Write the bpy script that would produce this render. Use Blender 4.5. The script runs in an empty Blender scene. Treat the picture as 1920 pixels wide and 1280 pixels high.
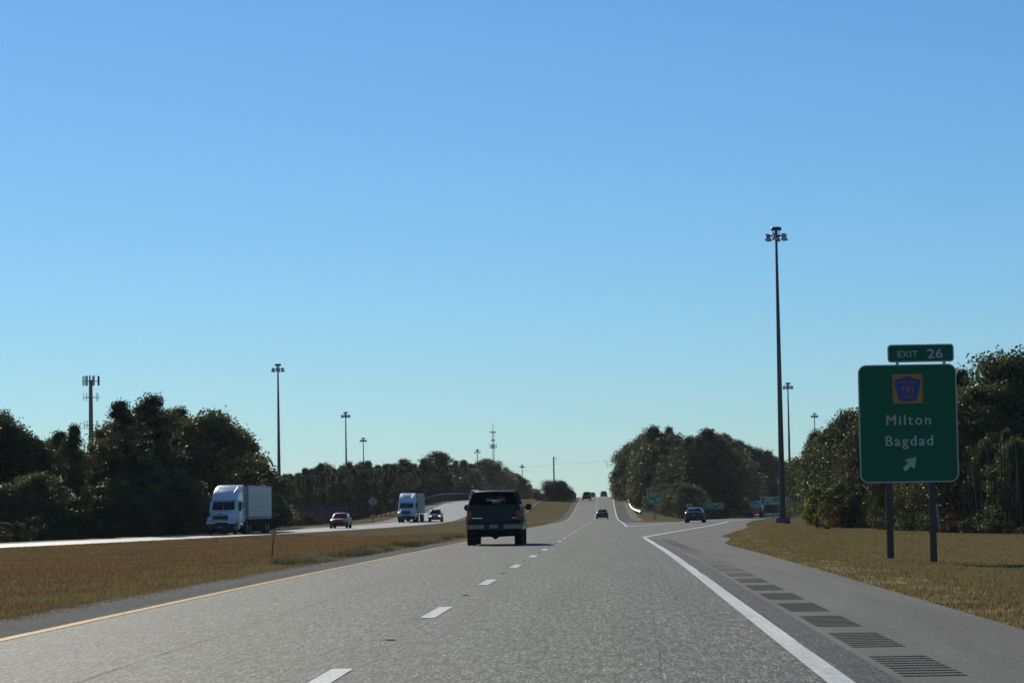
import bpy, math, random
import numpy as np
from mathutils import Vector, Matrix
random.seed(7)
scene = bpy.context.scene
COL = scene.collection

# ------------------------------------------------------------------ camera
FPX = 5000.0                      # focal length in pixels of a 1920 px wide frame
ROLL = 0.0165
PITCH = math.atan((952 + 190 * ROLL - 640) / FPX)
CAMZ = 1.2
cam_data = bpy.data.cameras.new('camera')
cam_data.sensor_width = 36.0
cam_data.lens = FPX / 1920 * 36.0
cam_data.clip_start = 0.2
cam_data.clip_end = 8000
cam = bpy.data.objects.new('camera', cam_data)
cam.matrix_world = (Matrix.Translation((0, 0, CAMZ)) @ Matrix.Rotation(math.pi / 2 + PITCH, 4, 'X')
                    @ Matrix.Rotation(-ROLL, 4, 'Z'))
COL.objects.link(cam)
scene.camera = cam

# ------------------------------------------------------------------ sky, sun, exposure
SUN = Vector((-0.70, 2.12, 1.0)).normalized()
SUN_EL = math.asin(SUN.z)
SUN_AZ = math.atan2(SUN.x, SUN.y)
world = bpy.data.worlds.new("World")
scene.world = world
world.use_nodes = True
wn = world.node_tree
sky = wn.nodes.new('ShaderNodeTexSky')
sky.sky_type = 'NISHITA'
sky.sun_disc = False
sky.sun_elevation = SUN_EL
sky.sun_rotation = SUN_AZ
sky.altitude = 0
sky.air_density = 1.0
sky.dust_density = 0.06
sky.ozone_density = 6.0
tint = wn.nodes.new('ShaderNodeMix'); tint.data_type = 'RGBA'; tint.blend_type = 'MULTIPLY'; tint.inputs[0].default_value = 1
tint.inputs[7].default_value = (.68, .93, 1.07, 1)          # same white balance over the whole sky
wn.links.new(sky.outputs[0], tint.inputs[6])
wn.links.new(tint.outputs[2], wn.nodes['Background'].inputs['Color'])
wn.nodes['Background'].inputs['Strength'].default_value = 0.10
sun_data = bpy.data.lights.new('sun', 'SUN')
sun_data.energy = 4.5
sun_data.angle = math.radians(0.53)
sun_data.color = (1.0, 0.93, 0.79)
sun = bpy.data.objects.new('sun', sun_data)
sun.rotation_euler = SUN.to_track_quat('Z', 'Y').to_euler()
COL.objects.link(sun)
scene.view_settings.view_transform = 'Standard'
scene.view_settings.look = 'None'
scene.view_settings.exposure = -0.30
scene.view_settings.gamma = 1
scene.view_settings.use_curve_mapping = False
scene.cycles.max_bounces = 6
scene.cycles.transparent_max_bounces = 8
scene.cycles.use_denoising = True

# ------------------------------------------------------------------ helpers
_cr, _sr, _cp, _sp = math.cos(ROLL), math.sin(ROLL), math.cos(PITCH), math.sin(PITCH)
def W(px, py, d):
    """point at distance d straight ahead that the photograph shows at pixel (px, py)"""
    u = (px - 960) / FPX; v = (640 - py) / FPX
    a = u * _cr + v * _sr; b = -u * _sr + v * _cr
    x, y, z = a, _cp - b * _sp, _sp + b * _cp
    return Vector((x / y * d, d, CAMZ + z / y * d))

def pchip(tab):
    xs = np.array([t[0] for t in tab], float); ys = np.array([t[1] for t in tab], float)
    h = np.diff(xs); dl = np.diff(ys) / h
    m = np.zeros(len(xs)); m[0] = dl[0]; m[-1] = dl[-1]
    for i in range(1, len(xs) - 1):
        if dl[i-1] * dl[i] > 0:
            w1 = 2*h[i] + h[i-1]; w2 = h[i] + 2*h[i-1]
            m[i] = (w1 + w2) / (w1 / dl[i-1] + w2 / dl[i])
    def f(x):
        if x <= xs[0]: return float(ys[0] + m[0] * (x - xs[0]))
        if x >= xs[-1]: return float(ys[-1] + m[-1] * (x - xs[-1]))
        i = int(np.searchsorted(xs, x) - 1); i = max(0, min(i, len(h) - 1))
        t = (x - xs[i]) / h[i]
        return float((2*t**3 - 3*t*t + 1) * ys[i] + (t**3 - 2*t*t + t) * h[i] * m[i]
                     + (-2*t**3 + 3*t*t) * ys[i+1] + (t**3 - t*t) * h[i] * m[i+1])
    return f

def nd(nt, kind, **kw):
    n = nt.nodes.new(kind)
    for k, v in kw.items():
        if k in ('operation', 'blend_type', 'data_type', 'noise_dimensions', 'attribute_name', 'distribution', 'feature'):
            setattr(n, k, v)
        else:
            n.inputs[k.replace('_', ' ')].default_value = v
    return n

MATS = {}
def mat(name, color, rough=0.5, metal=0.0, var=0.12, scale=6.0, bump=0.0, bscale=40.0, spec=0.5, coat=0.0, emit=None):
    """painted / plain material: base colour broken up by two noises, slightly uneven gloss"""
    if name in MATS: return MATS[name]
    m = bpy.data.materials.new(name); m.use_nodes = True
    nt = m.node_tree; b = nt.nodes['Principled BSDF']
    tc = nt.nodes.new('ShaderNodeTexCoord')
    n1 = nd(nt, 'ShaderNodeTexNoise', Scale=scale, Detail=4.0)
    nt.links.new(tc.outputs['Object'], n1.inputs['Vector'])
    mx = nt.nodes.new('ShaderNodeMix'); mx.data_type = 'RGBA'
    c = color
    mx.inputs[6].default_value = (c[0]*(1-var), c[1]*(1-var), c[2]*(1-var), 1)
    mx.inputs[7].default_value = (min(1, c[0]*(1+var)), min(1, c[1]*(1+var)), min(1, c[2]*(1+var)), 1)
    nt.links.new(n1.outputs['Fac'], mx.inputs[0])
    nt.links.new(mx.outputs[2], b.inputs['Base Color'])
    mr = nt.nodes.new('ShaderNodeMapRange')
    mr.inputs['To Min'].default_value = max(0.02, rough - 0.08); mr.inputs['To Max'].default_value = min(1, rough + 0.1)
    nt.links.new(n1.outputs['Fac'], mr.inputs['Value'])
    nt.links.new(mr.outputs[0], b.inputs['Roughness'])
    b.inputs['Metallic'].default_value = metal
    b.inputs['Specular IOR Level'].default_value = spec
    b.inputs['Coat Weight'].default_value = coat
    if bump:
        n2 = nd(nt, 'ShaderNodeTexNoise', Scale=bscale, Detail=3.0)
        nt.links.new(tc.outputs['Object'], n2.inputs['Vector'])
        bp = nd(nt, 'ShaderNodeBump', Strength=bump, Distance=0.02)
        nt.links.new(n2.outputs['Fac'], bp.inputs['Height'])
        nt.links.new(bp.outputs[0], b.inputs['Normal'])
    if emit:
        b.inputs['Emission Color'].default_value = (*emit[0], 1)
        b.inputs['Emission Strength'].default_value = emit[1]
    MATS[name] = m
    return m

class MB:
    """collects geometry, build() links it as one mesh object"""
    def __init__(s): s.v = []; s.f = []; s.uv = None
    def add(s, vs, fs):
        o = len(s.v); s.v += [tuple(v) for v in vs]; s.f += [tuple(i + o for i in f) for f in fs]; return s
    def box(s, x0, x1, y0, y1, z0, z1, M=None):
        vs = [Vector((x, y, z)) for z in (z0, z1) for y in (y0, y1) for x in (x0, x1)]
        if M: vs = [M @ v for v in vs]
        return s.add(vs, [(0,2,3,1), (4,5,7,6), (0,1,5,4), (2,6,7,3), (0,4,6,2), (1,3,7,5)])
    def bev(s, x0, x1, y0, y1, z0, z1, r=0.03):
        """box with chamfered edges"""
        pr = [(-1,-1,-1)]
        xs = (x0, x1); ys = (y0, y1); zs = (z0, z1); vs = []; idx = {}
        for i in (0,1):
            for j in (0,1):
                for k in (0,1):
                    sx = r if i == 0 else -r; sy = r if j == 0 else -r; sz = r if k == 0 else -r
                    idx[(i,j,k,0)] = len(vs); vs.append((xs[i], ys[j]+sy, zs[k]+sz))
                    idx[(i,j,k,1)] = len(vs); vs.append((xs[i]+sx, ys[j], zs[k]+sz))
                    idx[(i,j,k,2)] = len(vs); vs.append((xs[i]+sx, ys[j]+sy, zs[k]))
        F = []
        for i in (0,1):
            F.append([idx[(i,0,0,0)], idx[(i,1,0,0)], idx[(i,1,1,0)], idx[(i,0,1,0)]])
            F.append([idx[(0,i,0,1)], idx[(1,i,0,1)], idx[(1,i,1,1)], idx[(0,i,1,1)]])
            F.append([idx[(0,0,i,2)], idx[(1,0,i,2)], idx[(1,1,i,2)], idx[(0,1,i,2)]])
        for a in (0,1):
            for b in (0,1):
                F.append([idx[(a,b,0,0)], idx[(a,b,1,0)], idx[(a,b,1,1)], idx[(a,b,0,1)]])
                F.append([idx[(a,0,b,0)], idx[(a,1,b,0)], idx[(a,1,b,2)], idx[(a,0,b,2)]])
                F.append([idx[(0,a,b,1)], idx[(1,a,b,1)], idx[(1,a,b,2)], idx[(0,a,b,2)]])
                for c in (0,1): F.append([idx[(a,b,c,0)], idx[(a,b,c,1)], idx[(a,b,c,2)]])
        return s.add(vs, F)
    def tube(s, pts, rad, n=8, cap=True):
        pts = [Vector(p) for p in pts]
        if not hasattr(rad, '__len__'): rad = [rad] * len(pts)
        rings = []
        for i, p in enumerate(pts):
            t = (pts[min(i+1, len(pts)-1)] - pts[max(i-1, 0)]).normalized()
            a = t.cross(Vector((0, 0, 1)))
            if a.length < 1e-3: a = Vector((1, 0, 0))
            a.normalize(); b = t.cross(a)
            rings.append([p + (a * math.cos(2*math.pi*k/n) + b * math.sin(2*math.pi*k/n)) * rad[i] for k in range(n)])
        vs = [v for r in rings for v in r]; fs = []
        for i in range(len(pts) - 1):
            for k in range(n):
                fs.append((i*n+k, i*n+(k+1) % n, (i+1)*n+(k+1) % n, (i+1)*n+k))
        if cap: fs += [tuple(range(n))[::-1], tuple((len(pts)-1)*n+k for k in range(n))]
        return s.add(vs, fs)
    def lathe(s, prof, n=20, M=None):
        """prof: (r, z) pairs turned about Z"""
        vs = []; fs = []
        for r, z in prof:
            for k in range(n):
                v = Vector((r*math.cos(2*math.pi*k/n), r*math.sin(2*math.pi*k/n), z)); vs.append(M @ v if M else v)
        for i in range(len(prof) - 1):
            for k in range(n):
                fs.append((i*n+k, i*n+(k+1) % n, (i+1)*n+(k+1) % n, (i+1)*n+k))
        return s.add(vs, fs)
    def loft(s, secs, closed=True, cap=True):
        n = len(secs[0]); vs = [v for q in secs for v in q]; fs = []
        for i in range(len(secs) - 1):
            for k in range(n if closed else n - 1):
                fs.append((i*n+k, i*n+(k+1) % n, (i+1)*n+(k+1) % n, (i+1)*n+k))
        if cap: fs += [tuple(range(n))[::-1], tuple((len(secs)-1)*n+k for k in range(n))]
        return s.add(vs, fs)
    def panel(s, q, t=0.012, inset=(0, 0, 0, 0)):
        """thin slab proud of quad q (4 points, counter-clockwise seen from outside)"""
        q = [Vector(p) for p in q]
        l, r, b, u = inset
        def P(a, c): return (q[0]*(1-a) + q[1]*a) * (1-c) + (q[3]*(1-a) + q[2]*a) * c
        c4 = [P(l, b), P(1-r, b), P(1-r, 1-u), P(l, 1-u)]
        nrm = (c4[1]-c4[0]).cross(c4[3]-c4[0]).normalized()
        return s.add([p - nrm*0.03 for p in c4] + [p + nrm*t for p in c4],
                     [(0,3,2,1), (4,5,6,7), (0,1,5,4), (1,2,6,5), (2,3,7,6), (3,0,4,7)])
    def build(s, name, m, parent=None, smooth=None, label=None):
        me = bpy.data.meshes.new(name)
        me.from_pydata([tuple(v) for v in s.v], [], s.f)
        me.validate()
        import bmesh
        bm = bmesh.new(); bm.from_mesh(me); bmesh.ops.recalc_face_normals(bm, faces=bm.faces); bm.to_mesh(me); bm.free()
        if smooth:
            me.shade_smooth()
            me.set_sharp_from_angle(angle=math.radians(smooth))
        me.materials.append(m)
        o = bpy.data.objects.new(name, me)
        COL.objects.link(o)
        if parent: o.parent = parent
        if label: o['label'] = label
        return o

def tag(o, label=None, cat=None, group=None, kind=None):
    if label: o['label'] = label
    if cat: o['category'] = cat
    if group: o['group'] = group
    if kind: o['kind'] = kind
    return o

def empty(name, label, cat, loc=(0, 0, 0), rz=0.0, group=None):
    o = bpy.data.objects.new(name, None); o.empty_display_size = 0.3
    COL.objects.link(o); o.location = loc; o.rotation_euler = (0, 0, rz)
    return tag(o, label, cat, group)

def text_obj(body, size, m, name, parent, loc, rot=(math.pi/2, 0, 0), bold=0.0, sx=1.0, spacing=1.0, depth=0.004, align='CENTER'):
    cu = bpy.data.curves.new(name, 'FONT'); cu.body = body; cu.size = size; cu.align_x = align; cu.align_y = 'BOTTOM_BASELINE'
    cu.offset = bold; cu.extrude = depth; cu.space_character = spacing; cu.resolution_u = 4
    t = bpy.data.objects.new(name, cu); COL.objects.link(t)
    bpy.context.view_layer.update()
    me = bpy.data.meshes.new_from_object(t.evaluated_get(bpy.context.evaluated_depsgraph_get()))
    bpy.data.objects.remove(t); me.materials.clear(); me.materials.append(m)
    me.name = name
    o = bpy.data.objects.new(name, me); COL.objects.link(o); o.parent = parent
    o.location = loc; o.rotation_euler = rot; o.scale = (sx, 1, 1)
    return o

def np_mesh(name, V, F, m, uv=None):
    """V (n,3), F (k,3 or 4) arrays straight into a mesh"""
    me = bpy.data.meshes.new(name)
    V = np.ascontiguousarray(V, np.float32); F = np.ascontiguousarray(F, np.int32)
    k, w = F.shape
    me.vertices.add(len(V)); me.vertices.foreach_set('co', V.ravel())
    me.loops.add(k * w); me.loops.foreach_set('vertex_index', F.ravel())
    me.polygons.add(k); me.polygons.foreach_set('loop_start', np.arange(0, k*w, w, dtype=np.int32))
    me.update(calc_edges=True); me.validate()
    if uv is not None:
        l = me.uv_layers.new(name='UVMap'); l.data.foreach_set('uv', np.ascontiguousarray(uv[F.ravel()], np.float32).ravel())
    me.materials.append(m)
    return me

# ------------------------------------------------------------------ shape of the land (metres, camera at 0,0)
C = pchip([(-60,-4.9), (0,-2.1), (26,-1.15), (38,-.72), (48,-.35), (68,.38), (113,1.93), (206,5.08), (280,7.75), (409,12.1),
           (507,15.4), (640,19.9), (800,25.2), (1100,35)])           # dashed lane line of the near carriageway
ZM = pchip([(-60,0), (40,.0), (68,-.03), (113,-.12), (206,-.26), (280,-.38), (360,-.46), (409,-.36), (450,.12), (507,1.12),
            (570,2.55), (620,3.5), (660,4.0), (720,4.15), (780,3.9), (900,2), (1100,-1)])
L = pchip([(-60,-95), (60,-56), (120,-39), (150,-33), (170,-29.3), (200,-25.2), (223,-22.6), (250,-20), (280,-17.7), (330,-15),
           (390,-13.0), (440,-11.3), (500,-9.4), (560,-7.5), (640,-4.6), (800,1), (1100,11)])   # oncoming carriageway
ZL = pchip([(-60,-.4), (150,-.46), (330,-.44), (382,-.33), (410,.0), (440,.65), (480,1.85), (520,2.75), (560,3.25), (620,3.6), (680,3.8),
            (780,3.4), (900,2), (1100,-1)])
RR = pchip([(119,5.66), (138,7.7), (165,10.7), (197,14.2), (240,18.6), (279,22.4), (309,26), (368,32.3), (440,40.6), (500,48), (560,57), (600,64)])
RL = pchip([(206,8.63), (246,13.6), (273,17.2), (309,21.5), (368,27.6), (440,35.6), (500,42.8), (560,51.5), (600,58)])
ZR = pchip([(290,-.39), (309,-.43), (368,-.62), (440,-.9), (500,-1.05), (600,-1.2)])
def rr(y): return max(C(y) + 3.55, RR(y)) if 113 < y <= 600 else (C(y) + 3.55 if y <= 113 else 64.0 + (y-600)*.4)
def rl(y): return RL(y) if y > 206 else C(y) + 3.55
def zr(y): return ZM(y) if y < 290 else (ZR(y) if y < 600 else -1.2)
def sm(t): t = max(0.0, min(1.0, t)); return t*t*(3 - 2*t)
def sw(y): return 2.4 + 1.1*sm((y-88)/25)*(1 - sm((y-165)/60))      # paved width right of the edge line
def hills(x, y): return 0.12*math.sin(x*.05 + 1)*math.cos(y*.037) + 0.05*math.sin(x*.21 + y*.13)

def row(y):
    c, zm, l, zl = C(y), ZM(y), L(y), ZL(y)
    xs = []; zs = []
    base = -1.0
    for o in (-1500, -700, -300, -180, -110, -70, -50, -38, -30, -24, -20, -16, -13, -10.5, -8.5, -7.3):
        t = sm((-o - 7.3) / 17)
        xs.append(l + o); zs.append((zl - .10) * (1-t) + (base + hills(l+o, y)) * t)
    for o in (-6.6, 0, 5.2):
        xs.append(l + o); zs.append(zl - .12)
    a, b = l + 5.45, c - 5.25
    for k in range(19):
        t = k / 18
        e = 4*t*(1-t)
        z = (zl - .03) * (1-t) + (zm - .06) * t + .14 * math.exp(-((t-.16)/.10)**2) * min(1, max(0, (330-y)/80)) - .22 * e**2 * (1 if y < 420 else 0.4)
        z += .03*math.sin(y*.11 + k) * e
        xs.append(a + (b-a)*t); zs.append(z)
    # footprint of the near carriageway
    rp = rr(y) + sw(y)
    for x in (c - 5.0, c - 2, c + 2, c + 5.7): xs.append(x); zs.append(zm - .08)
    wl = max(c + 6.05, rl(y) - 1.5) if y > 290 else c + 6.0
    z0 = zm - .08 if y <= 290 else zm - .03
    z1 = zr(y) - .07
    for k in range(9):
        t = k / 8
        if y <= 290: xs.append(c + 5.75 + .01*k); zs.append(z0 if k < 8 else z1)
        else:
            xs.append(c + 6.05 + (wl - c - 6.05) * t); zs.append(z0 + (z1 - z0) * sm(min(1, t*1.35)) )
    if y <= 290: wl = c + 5.86
    for t in (.15, .85): xs.append(wl + (rp - .1 - wl)*t if rp - wl > .3 else wl + .02*t); zs.append(z1)
    rp = max(rp, xs[-1] + .02)
    baseR = -.92 if y < 200 else -.92 - .25 * sm((y-200)/250)
    for o in (.02, .8, 1.6, 2.6, 3.8, 5.2, 6.8, 8.8, 11, 14, 18, 23, 30, 42, 60, 90, 150, 280, 600, 1400):
        t = sm((o - .4) / 7.5)
        xs.append(rp + o); zs.append((zr(y) - .05) * (1-t) + (baseR + .5*hills(rp+o, y)) * t)
    return xs, zs
_rows = {}
def ZT(x, y):
    """height of the land at x, y"""
    k = round(y, 1)
    if k not in _rows: _rows[k] = row(k)
    xs, zs = _rows[k]
    return float(np.interp(x, xs, zs))
def road_dx(f, y): return (f(y+4) - f(y-4)) / 8
def road_dz(f, y): return (f(y+4) - f(y-4)) / 8

YS = [-60 + 4*i for i in range(15)] + [2*i for i in range(0, 80)] + [160 + 4*i for i in range(0, 140)] + [720 + 15*i for i in range(0, 25)] + [1100]
YS = sorted(set(YS + [113, 206, 290, 290.5, 600]))

# ------------------------------------------------------------------ ground materials
def grass_mat():
    m = bpy.data.materials.new('dry_mown_grass'); m.use_nodes = True
    nt = m.node_tree; b = nt.nodes['Principled BSDF']; lk = nt.links.new
    tc = nt.nodes.new('ShaderNodeTexCoord')
    mp = nt.nodes.new('ShaderNodeMapping'); mp.inputs['Scale'].default_value = (1.0, 0.35, 1.0); lk(tc.outputs['Object'], mp.inputs['Vector'])
    n1 = nd(nt, 'ShaderNodeTexNoise', Scale=.16, Detail=5.0, Roughness=.6); lk(mp.outputs[0], n1.inputs['Vector'])
    n2 = nd(nt, 'ShaderNodeTexNoise', Scale=1.4, Detail=6.0, Roughness=.7); lk(mp.outputs[0], n2.inputs['Vector'])
    n3 = nd(nt, 'ShaderNodeTexNoise', Scale=14.0, Detail=6.0, Roughness=.8); lk(tc.outputs['Object'], n3.inputs['Vector'])
    r1 = nt.nodes.new('ShaderNodeValToRGB'); r1.color_ramp.elements[0].position = .38; r1.color_ramp.elements[1].position = .62
    r1.color_ramp.elements[0].color = (.225, .150, .090, 1); r1.color_ramp.elements[1].color = (.185, .172, .074, 1)
    lk(n1.outputs['Fac'], r1.inputs['Fac'])
    mx = nt.nodes.new('ShaderNodeMix'); mx.data_type = 'RGBA'
    mx.inputs[7].default_value = (.29, .235, .145, 1)
    r2 = nt.nodes.new('ShaderNodeMapRange'); r2.inputs['From Min'].default_value = .42; r2.inputs['From Max'].default_value = .75; r2.inputs['To Max'].default_value = .75
    lk(n2.outputs['Fac'], r2.inputs['Value']); lk(r2.outputs[0], mx.inputs[0]); lk(r1.outputs['Color'], mx.inputs[6])
    gp = nd(nt, 'ShaderNodeTexNoise', Scale=.33, Detail=4.0, Roughness=.65); lk(mp.outputs[0], gp.inputs['Vector'])
    gr_ = nt.nodes.new('ShaderNodeMapRange'); gr_.inputs['From Min'].default_value = .56; gr_.inputs['From Max'].default_value = .70; gr_.inputs['To Max'].default_value = .8
    lk(gp.outputs['Fac'], gr_.inputs['Value'])
    mg = nt.nodes.new('ShaderNodeMix'); mg.data_type = 'RGBA'; mg.inputs[7].default_value = (.125, .165, .045, 1)
    lk(gr_.outputs[0], mg.inputs[0]); lk(mx.outputs[2], mg.inputs[6]); mx = mg
    m2 = nt.nodes.new('ShaderNodeMix'); m2.data_type = 'RGBA'; m2.blend_type = 'MULTIPLY'; m2.inputs[0].default_value = 1
    r3 = nt.nodes.new('ShaderNodeMapRange'); r3.inputs['From Min'].default_value = .3; r3.inputs['From Max'].default_value = .7
    r3.inputs['To Min'].default_value = .45; r3.inputs['To Max'].default_value = 1.4
    lk(n3.outputs['Fac'], r3.inputs['Value']); lk(mx.outputs[2], m2.inputs[6]); lk(r3.outputs[0], m2.inputs[7])
    lk(m2.outputs[2], b.inputs['Base Color'])
    b.inputs['Roughness'].default_value = 1; b.inputs['Specular IOR Level'].default_value = .0
    ad = nd(nt, 'ShaderNodeMath', operation='ADD'); lk(n3.outputs['Fac'], ad.inputs[0]); lk(n2.outputs['Fac'], ad.inputs[1])
    bp = nd(nt, 'ShaderNodeBump', Strength=.5, Distance=.05); lk(ad.outputs[0], bp.inputs['Height']); lk(bp.outputs[0], b.inputs['Normal'])
    return m

def asphalt(name, dark, light, bands=None, spec=.13, rough=.75, grain=26.0, contrast=.8, streak=1.05):
    """chip-seal asphalt; UV = (offset from lane line, distance)"""
    m = bpy.data.materials.new(name); m.use_nodes = True
    nt = m.node_tree; b = nt.nodes['Principled BSDF']; lk = nt.links.new
    uv = nt.nodes.new('ShaderNodeUVMap')
    sx = nt.nodes.new('ShaderNodeSeparateXYZ'); lk(uv.outputs[0], sx.inputs[0])
    big = nd(nt, 'ShaderNodeTexNoise', Scale=.22, Detail=5.0, Roughness=.6)
    mp = nt.nodes.new('ShaderNodeMapping'); mp.inputs['Scale'].default_value = (2.2, .12, 1); lk(uv.outputs[0], mp.inputs['Vector']); lk(mp.outputs[0], big.inputs['Vector'])
    big.inputs['Scale'].default_value = .8
    mid = nd(nt, 'ShaderNodeTexNoise', Scale=3.5, Detail=4.0, Roughness=.7); lk(uv.outputs[0], mid.inputs['Vector'])
    gr = nd(nt, 'ShaderNodeTexNoise', Scale=grain, Detail=3.0, Roughness=.85)
    mp2 = nt.nodes.new('ShaderNodeMapping'); mp2.inputs['Scale'].default_value = (1, .42, 1); lk(uv.outputs[0], mp2.inputs['Vector']); lk(mp2.outputs[0], gr.inputs['Vector'])
    mx = nt.nodes.new('ShaderNodeMix'); mx.data_type = 'RGBA'
    mx.inputs[6].default_value = (*dark, 1); mx.inputs[7].default_value = (*light, 1)
    r1 = nt.nodes.new('ShaderNodeMapRange'); r1.inputs['From Min'].default_value = .5 - .22/contrast*.5; r1.inputs['From Max'].default_value = .5 + .22/contrast*.5
    lk(gr.outputs['Fac'], r1.inputs['Value']); lk(r1.outputs[0], mx.inputs[0])
    # lane bands: polished wheel paths, darker oil strip between them
    last = mx.outputs[2]
    sc = nt.nodes.new('ShaderNodeMapRange'); sc.inputs['From Min'].default_value = .3; sc.inputs['From Max'].default_value = .7
    sc.inputs['To Min'].default_value = .80; sc.inputs['To Max'].default_value = 1.2; lk(big.outputs['Fac'], sc.inputs['Value'])
    sc2 = nt.nodes.new('ShaderNodeMapRange'); sc2.inputs['From Min'].default_value = .3; sc2.inputs['From Max'].default_value = .7
    sc2.inputs['To Min'].default_value = .88; sc2.inputs['To Max'].default_value = 1.12; lk(mid.outputs['Fac'], sc2.inputs['Value'])
    mul = nd(nt, 'ShaderNodeMath', operation='MULTIPLY'); lk(sc.outputs[0], mul.inputs[0]); lk(sc2.outputs[0], mul.inputs[1])
    fac = mul.outputs[0]
    for fs, fy, amp in ((46.0, .13, 1.0), (17.0, .09, .6)):     # shading of raised chips put into the colour, stretched along travel
        m4 = nt.nodes.new('ShaderNodeMapping'); m4.inputs['Scale'].default_value = (1, fy, 1); lk(uv.outputs[0], m4.inputs['Vector'])
        g4 = nd(nt, 'ShaderNodeTexNoise', Scale=fs, Detail=2.0, Roughness=.6); lk(m4.outputs[0], g4.inputs['Vector'])
        r4 = nt.nodes.new('ShaderNodeMapRange'); r4.inputs['From Min'].default_value = .32; r4.inputs['From Max'].default_value = .68
        r4.inputs['To Min'].default_value = 1 - streak*amp; r4.inputs['To Max'].default_value = 1 + streak*amp; lk(g4.outputs['Fac'], r4.inputs['Value'])
        m5 = nd(nt, 'ShaderNodeMath', operation='MULTIPLY'); lk(fac, m5.inputs[0]); lk(r4.outputs[0], m5.inputs[1]); fac = m5.outputs[0]
    if bands:
        cr = nt.nodes.new('ShaderNodeValToRGB'); cr.color_ramp.interpolation = 'EASE'
        lo, hi = bands[0][0], bands[-1][0]
        mr = nt.nodes.new('ShaderNodeMapRange'); mr.inputs['From Min'].default_value = lo; mr.inputs['From Max'].default_value = hi
        wob = nd(nt, 'ShaderNodeTexNoise', Scale=.05, Detail=2.0); lk(uv.outputs[0], wob.inputs['Vector'])
        w2 = nd(nt, 'ShaderNodeMath', operation='MULTIPLY_ADD'); w2.inputs[1].default_value = .7; w2.inputs[2].default_value = -.35
        lk(wob.outputs['Fac'], w2.inputs[0])
        w3 = nd(nt, 'ShaderNodeMath', operation='ADD'); lk(w2.outputs[0], w3.inputs[0]); lk(sx.outputs[0], w3.inputs[1]); lk(w3.outputs[0], mr.inputs['Value'])
        lk(mr.outputs[0], cr.inputs['Fac'])
        els = cr.color_ramp.elements
        for i, (p, v) in enumerate(bands):
            t = (p - lo) / (hi - lo)
            e = els[0] if i == 0 else (els[1] if i == len(bands)-1 else els.new(t))
            e.position = t; e.color = (v, v, v, 1)
        m3 = nd(nt, 'ShaderNodeMath', operation='MULTIPLY'); lk(fac, m3.inputs[0]); lk(cr.outputs['Color'], m3.inputs[1]); fac = m3.outputs[0]
    mm = nt.nodes.new('ShaderNodeMix'); mm.data_type = 'RGBA'; mm.blend_type = 'MULTIPLY'; mm.inputs[0].default_value = 1
    lk(last, mm.inputs[6]); lk(fac, mm.inputs[7]); lk(mm.outputs[2], b.inputs['Base Color'])
    b.inputs['Roughness'].default_value = rough; b.inputs['Specular IOR Level'].default_value = spec
    bp = nd(nt, 'ShaderNodeBump', Strength=.9, Distance=.012); lk(gr.outputs['Fac'], bp.inputs['Height']); lk(bp.outputs[0], b.inputs['Normal'])
    return m

M_GRASS = grass_mat()
M_LANE = asphalt('lane_asphalt', (.040,.042,.034), (.262,.268,.218),
                 [(-3.9,.95), (-2.9,1.12), (-1.95,.80), (-1.0,1.12), (0,1.0), (.9,1.14), (1.6,.90), (2.3,.68), (3.0,.76), (3.9,.92)])
M_LANE2 = asphalt('far_lane_asphalt', (.11,.11,.10), (.24,.24,.22), spec=.4, rough=.6, bands=[(-3.9,.9), (-2.8,1.1), (-1.9,.85), (-1,1.1), (0,.95), (1,1.1), (1.9,.85), (2.8,1.1), (3.9,.9)])
M_EDGE = asphalt('coarse_edge_asphalt', (.012,.013,.013), (.10,.102,.095))
M_SHLD = asphalt('worn_shoulder_asphalt', (.125,.121,.100), (.190,.184,.152), grain=20, contrast=.35, rough=.85, streak=.10)
M_LSH = asphalt('patched_shoulder_asphalt', (.07,.069,.064), (.165,.162,.15), grain=9, contrast=.6, rough=.95, spec=.04, streak=.35)
M_RAMP = asphalt('ramp_asphalt', (.10,.10,.088), (.20,.20,.172), grain=22, contrast=.4, streak=.25)
M_WHITE = asphalt('white_road_paint', (.62,.62,.55), (.86,.86,.78), grain=14, contrast=.35, rough=.7, streak=.12)
M_YELLOW = asphalt('yellow_road_paint', (.56,.27,.025), (.82,.42,.045), grain=14, contrast=.35, rough=.7, streak=.12)
M_GROOVE = asphalt('groove_shade_and_tar', (.065,.063,.055), (.135,.13,.112))  # recess shade of the rumble grooves as colour; also the tar strokes
M_CRACK = asphalt('crack_filler', (.045,.045,.042), (.12,.12,.11))
M_DIRT = asphalt('sandy_dirt', (.14,.105,.07), (.25,.20,.14), grain=8, contrast=.5, rough=.95, spec=.1)
M_CONC = mat('concrete', (.16,.14,.13), .85, var=.2, scale=2, bump=.3)

# ------------------------------------------------------------------ ground sheet and pavements
rows = [row(y) for y in YS]
far_rows = [(1500, -2.0), (2300, -3.0), (3000, -3.5)]
nc = len(rows[0][0])
V = []
for y, (xs, zs) in zip(YS, rows):
    for x, z in zip(xs, zs): V.append((x, y, z))
xl = rows[-1][0]
for (y, z) in far_rows:
    for x in xl: V.append((x * (1 + (y-1100)/1500), y, z))
nr = len(YS) + len(far_rows)
I = np.arange(nr * nc).reshape(nr, nc)
F = np.stack([I[:-1,:-1], I[:-1,1:], I[1:,1:], I[1:,:-1]], -1).reshape(-1, 4)
me = np_mesh('ground', np.array(V), F, M_GRASS); me.shade_smooth()
ground = bpy.data.objects.new('ground', me); COL.objects.link(ground)
tag(ground, kind='structure')

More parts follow.
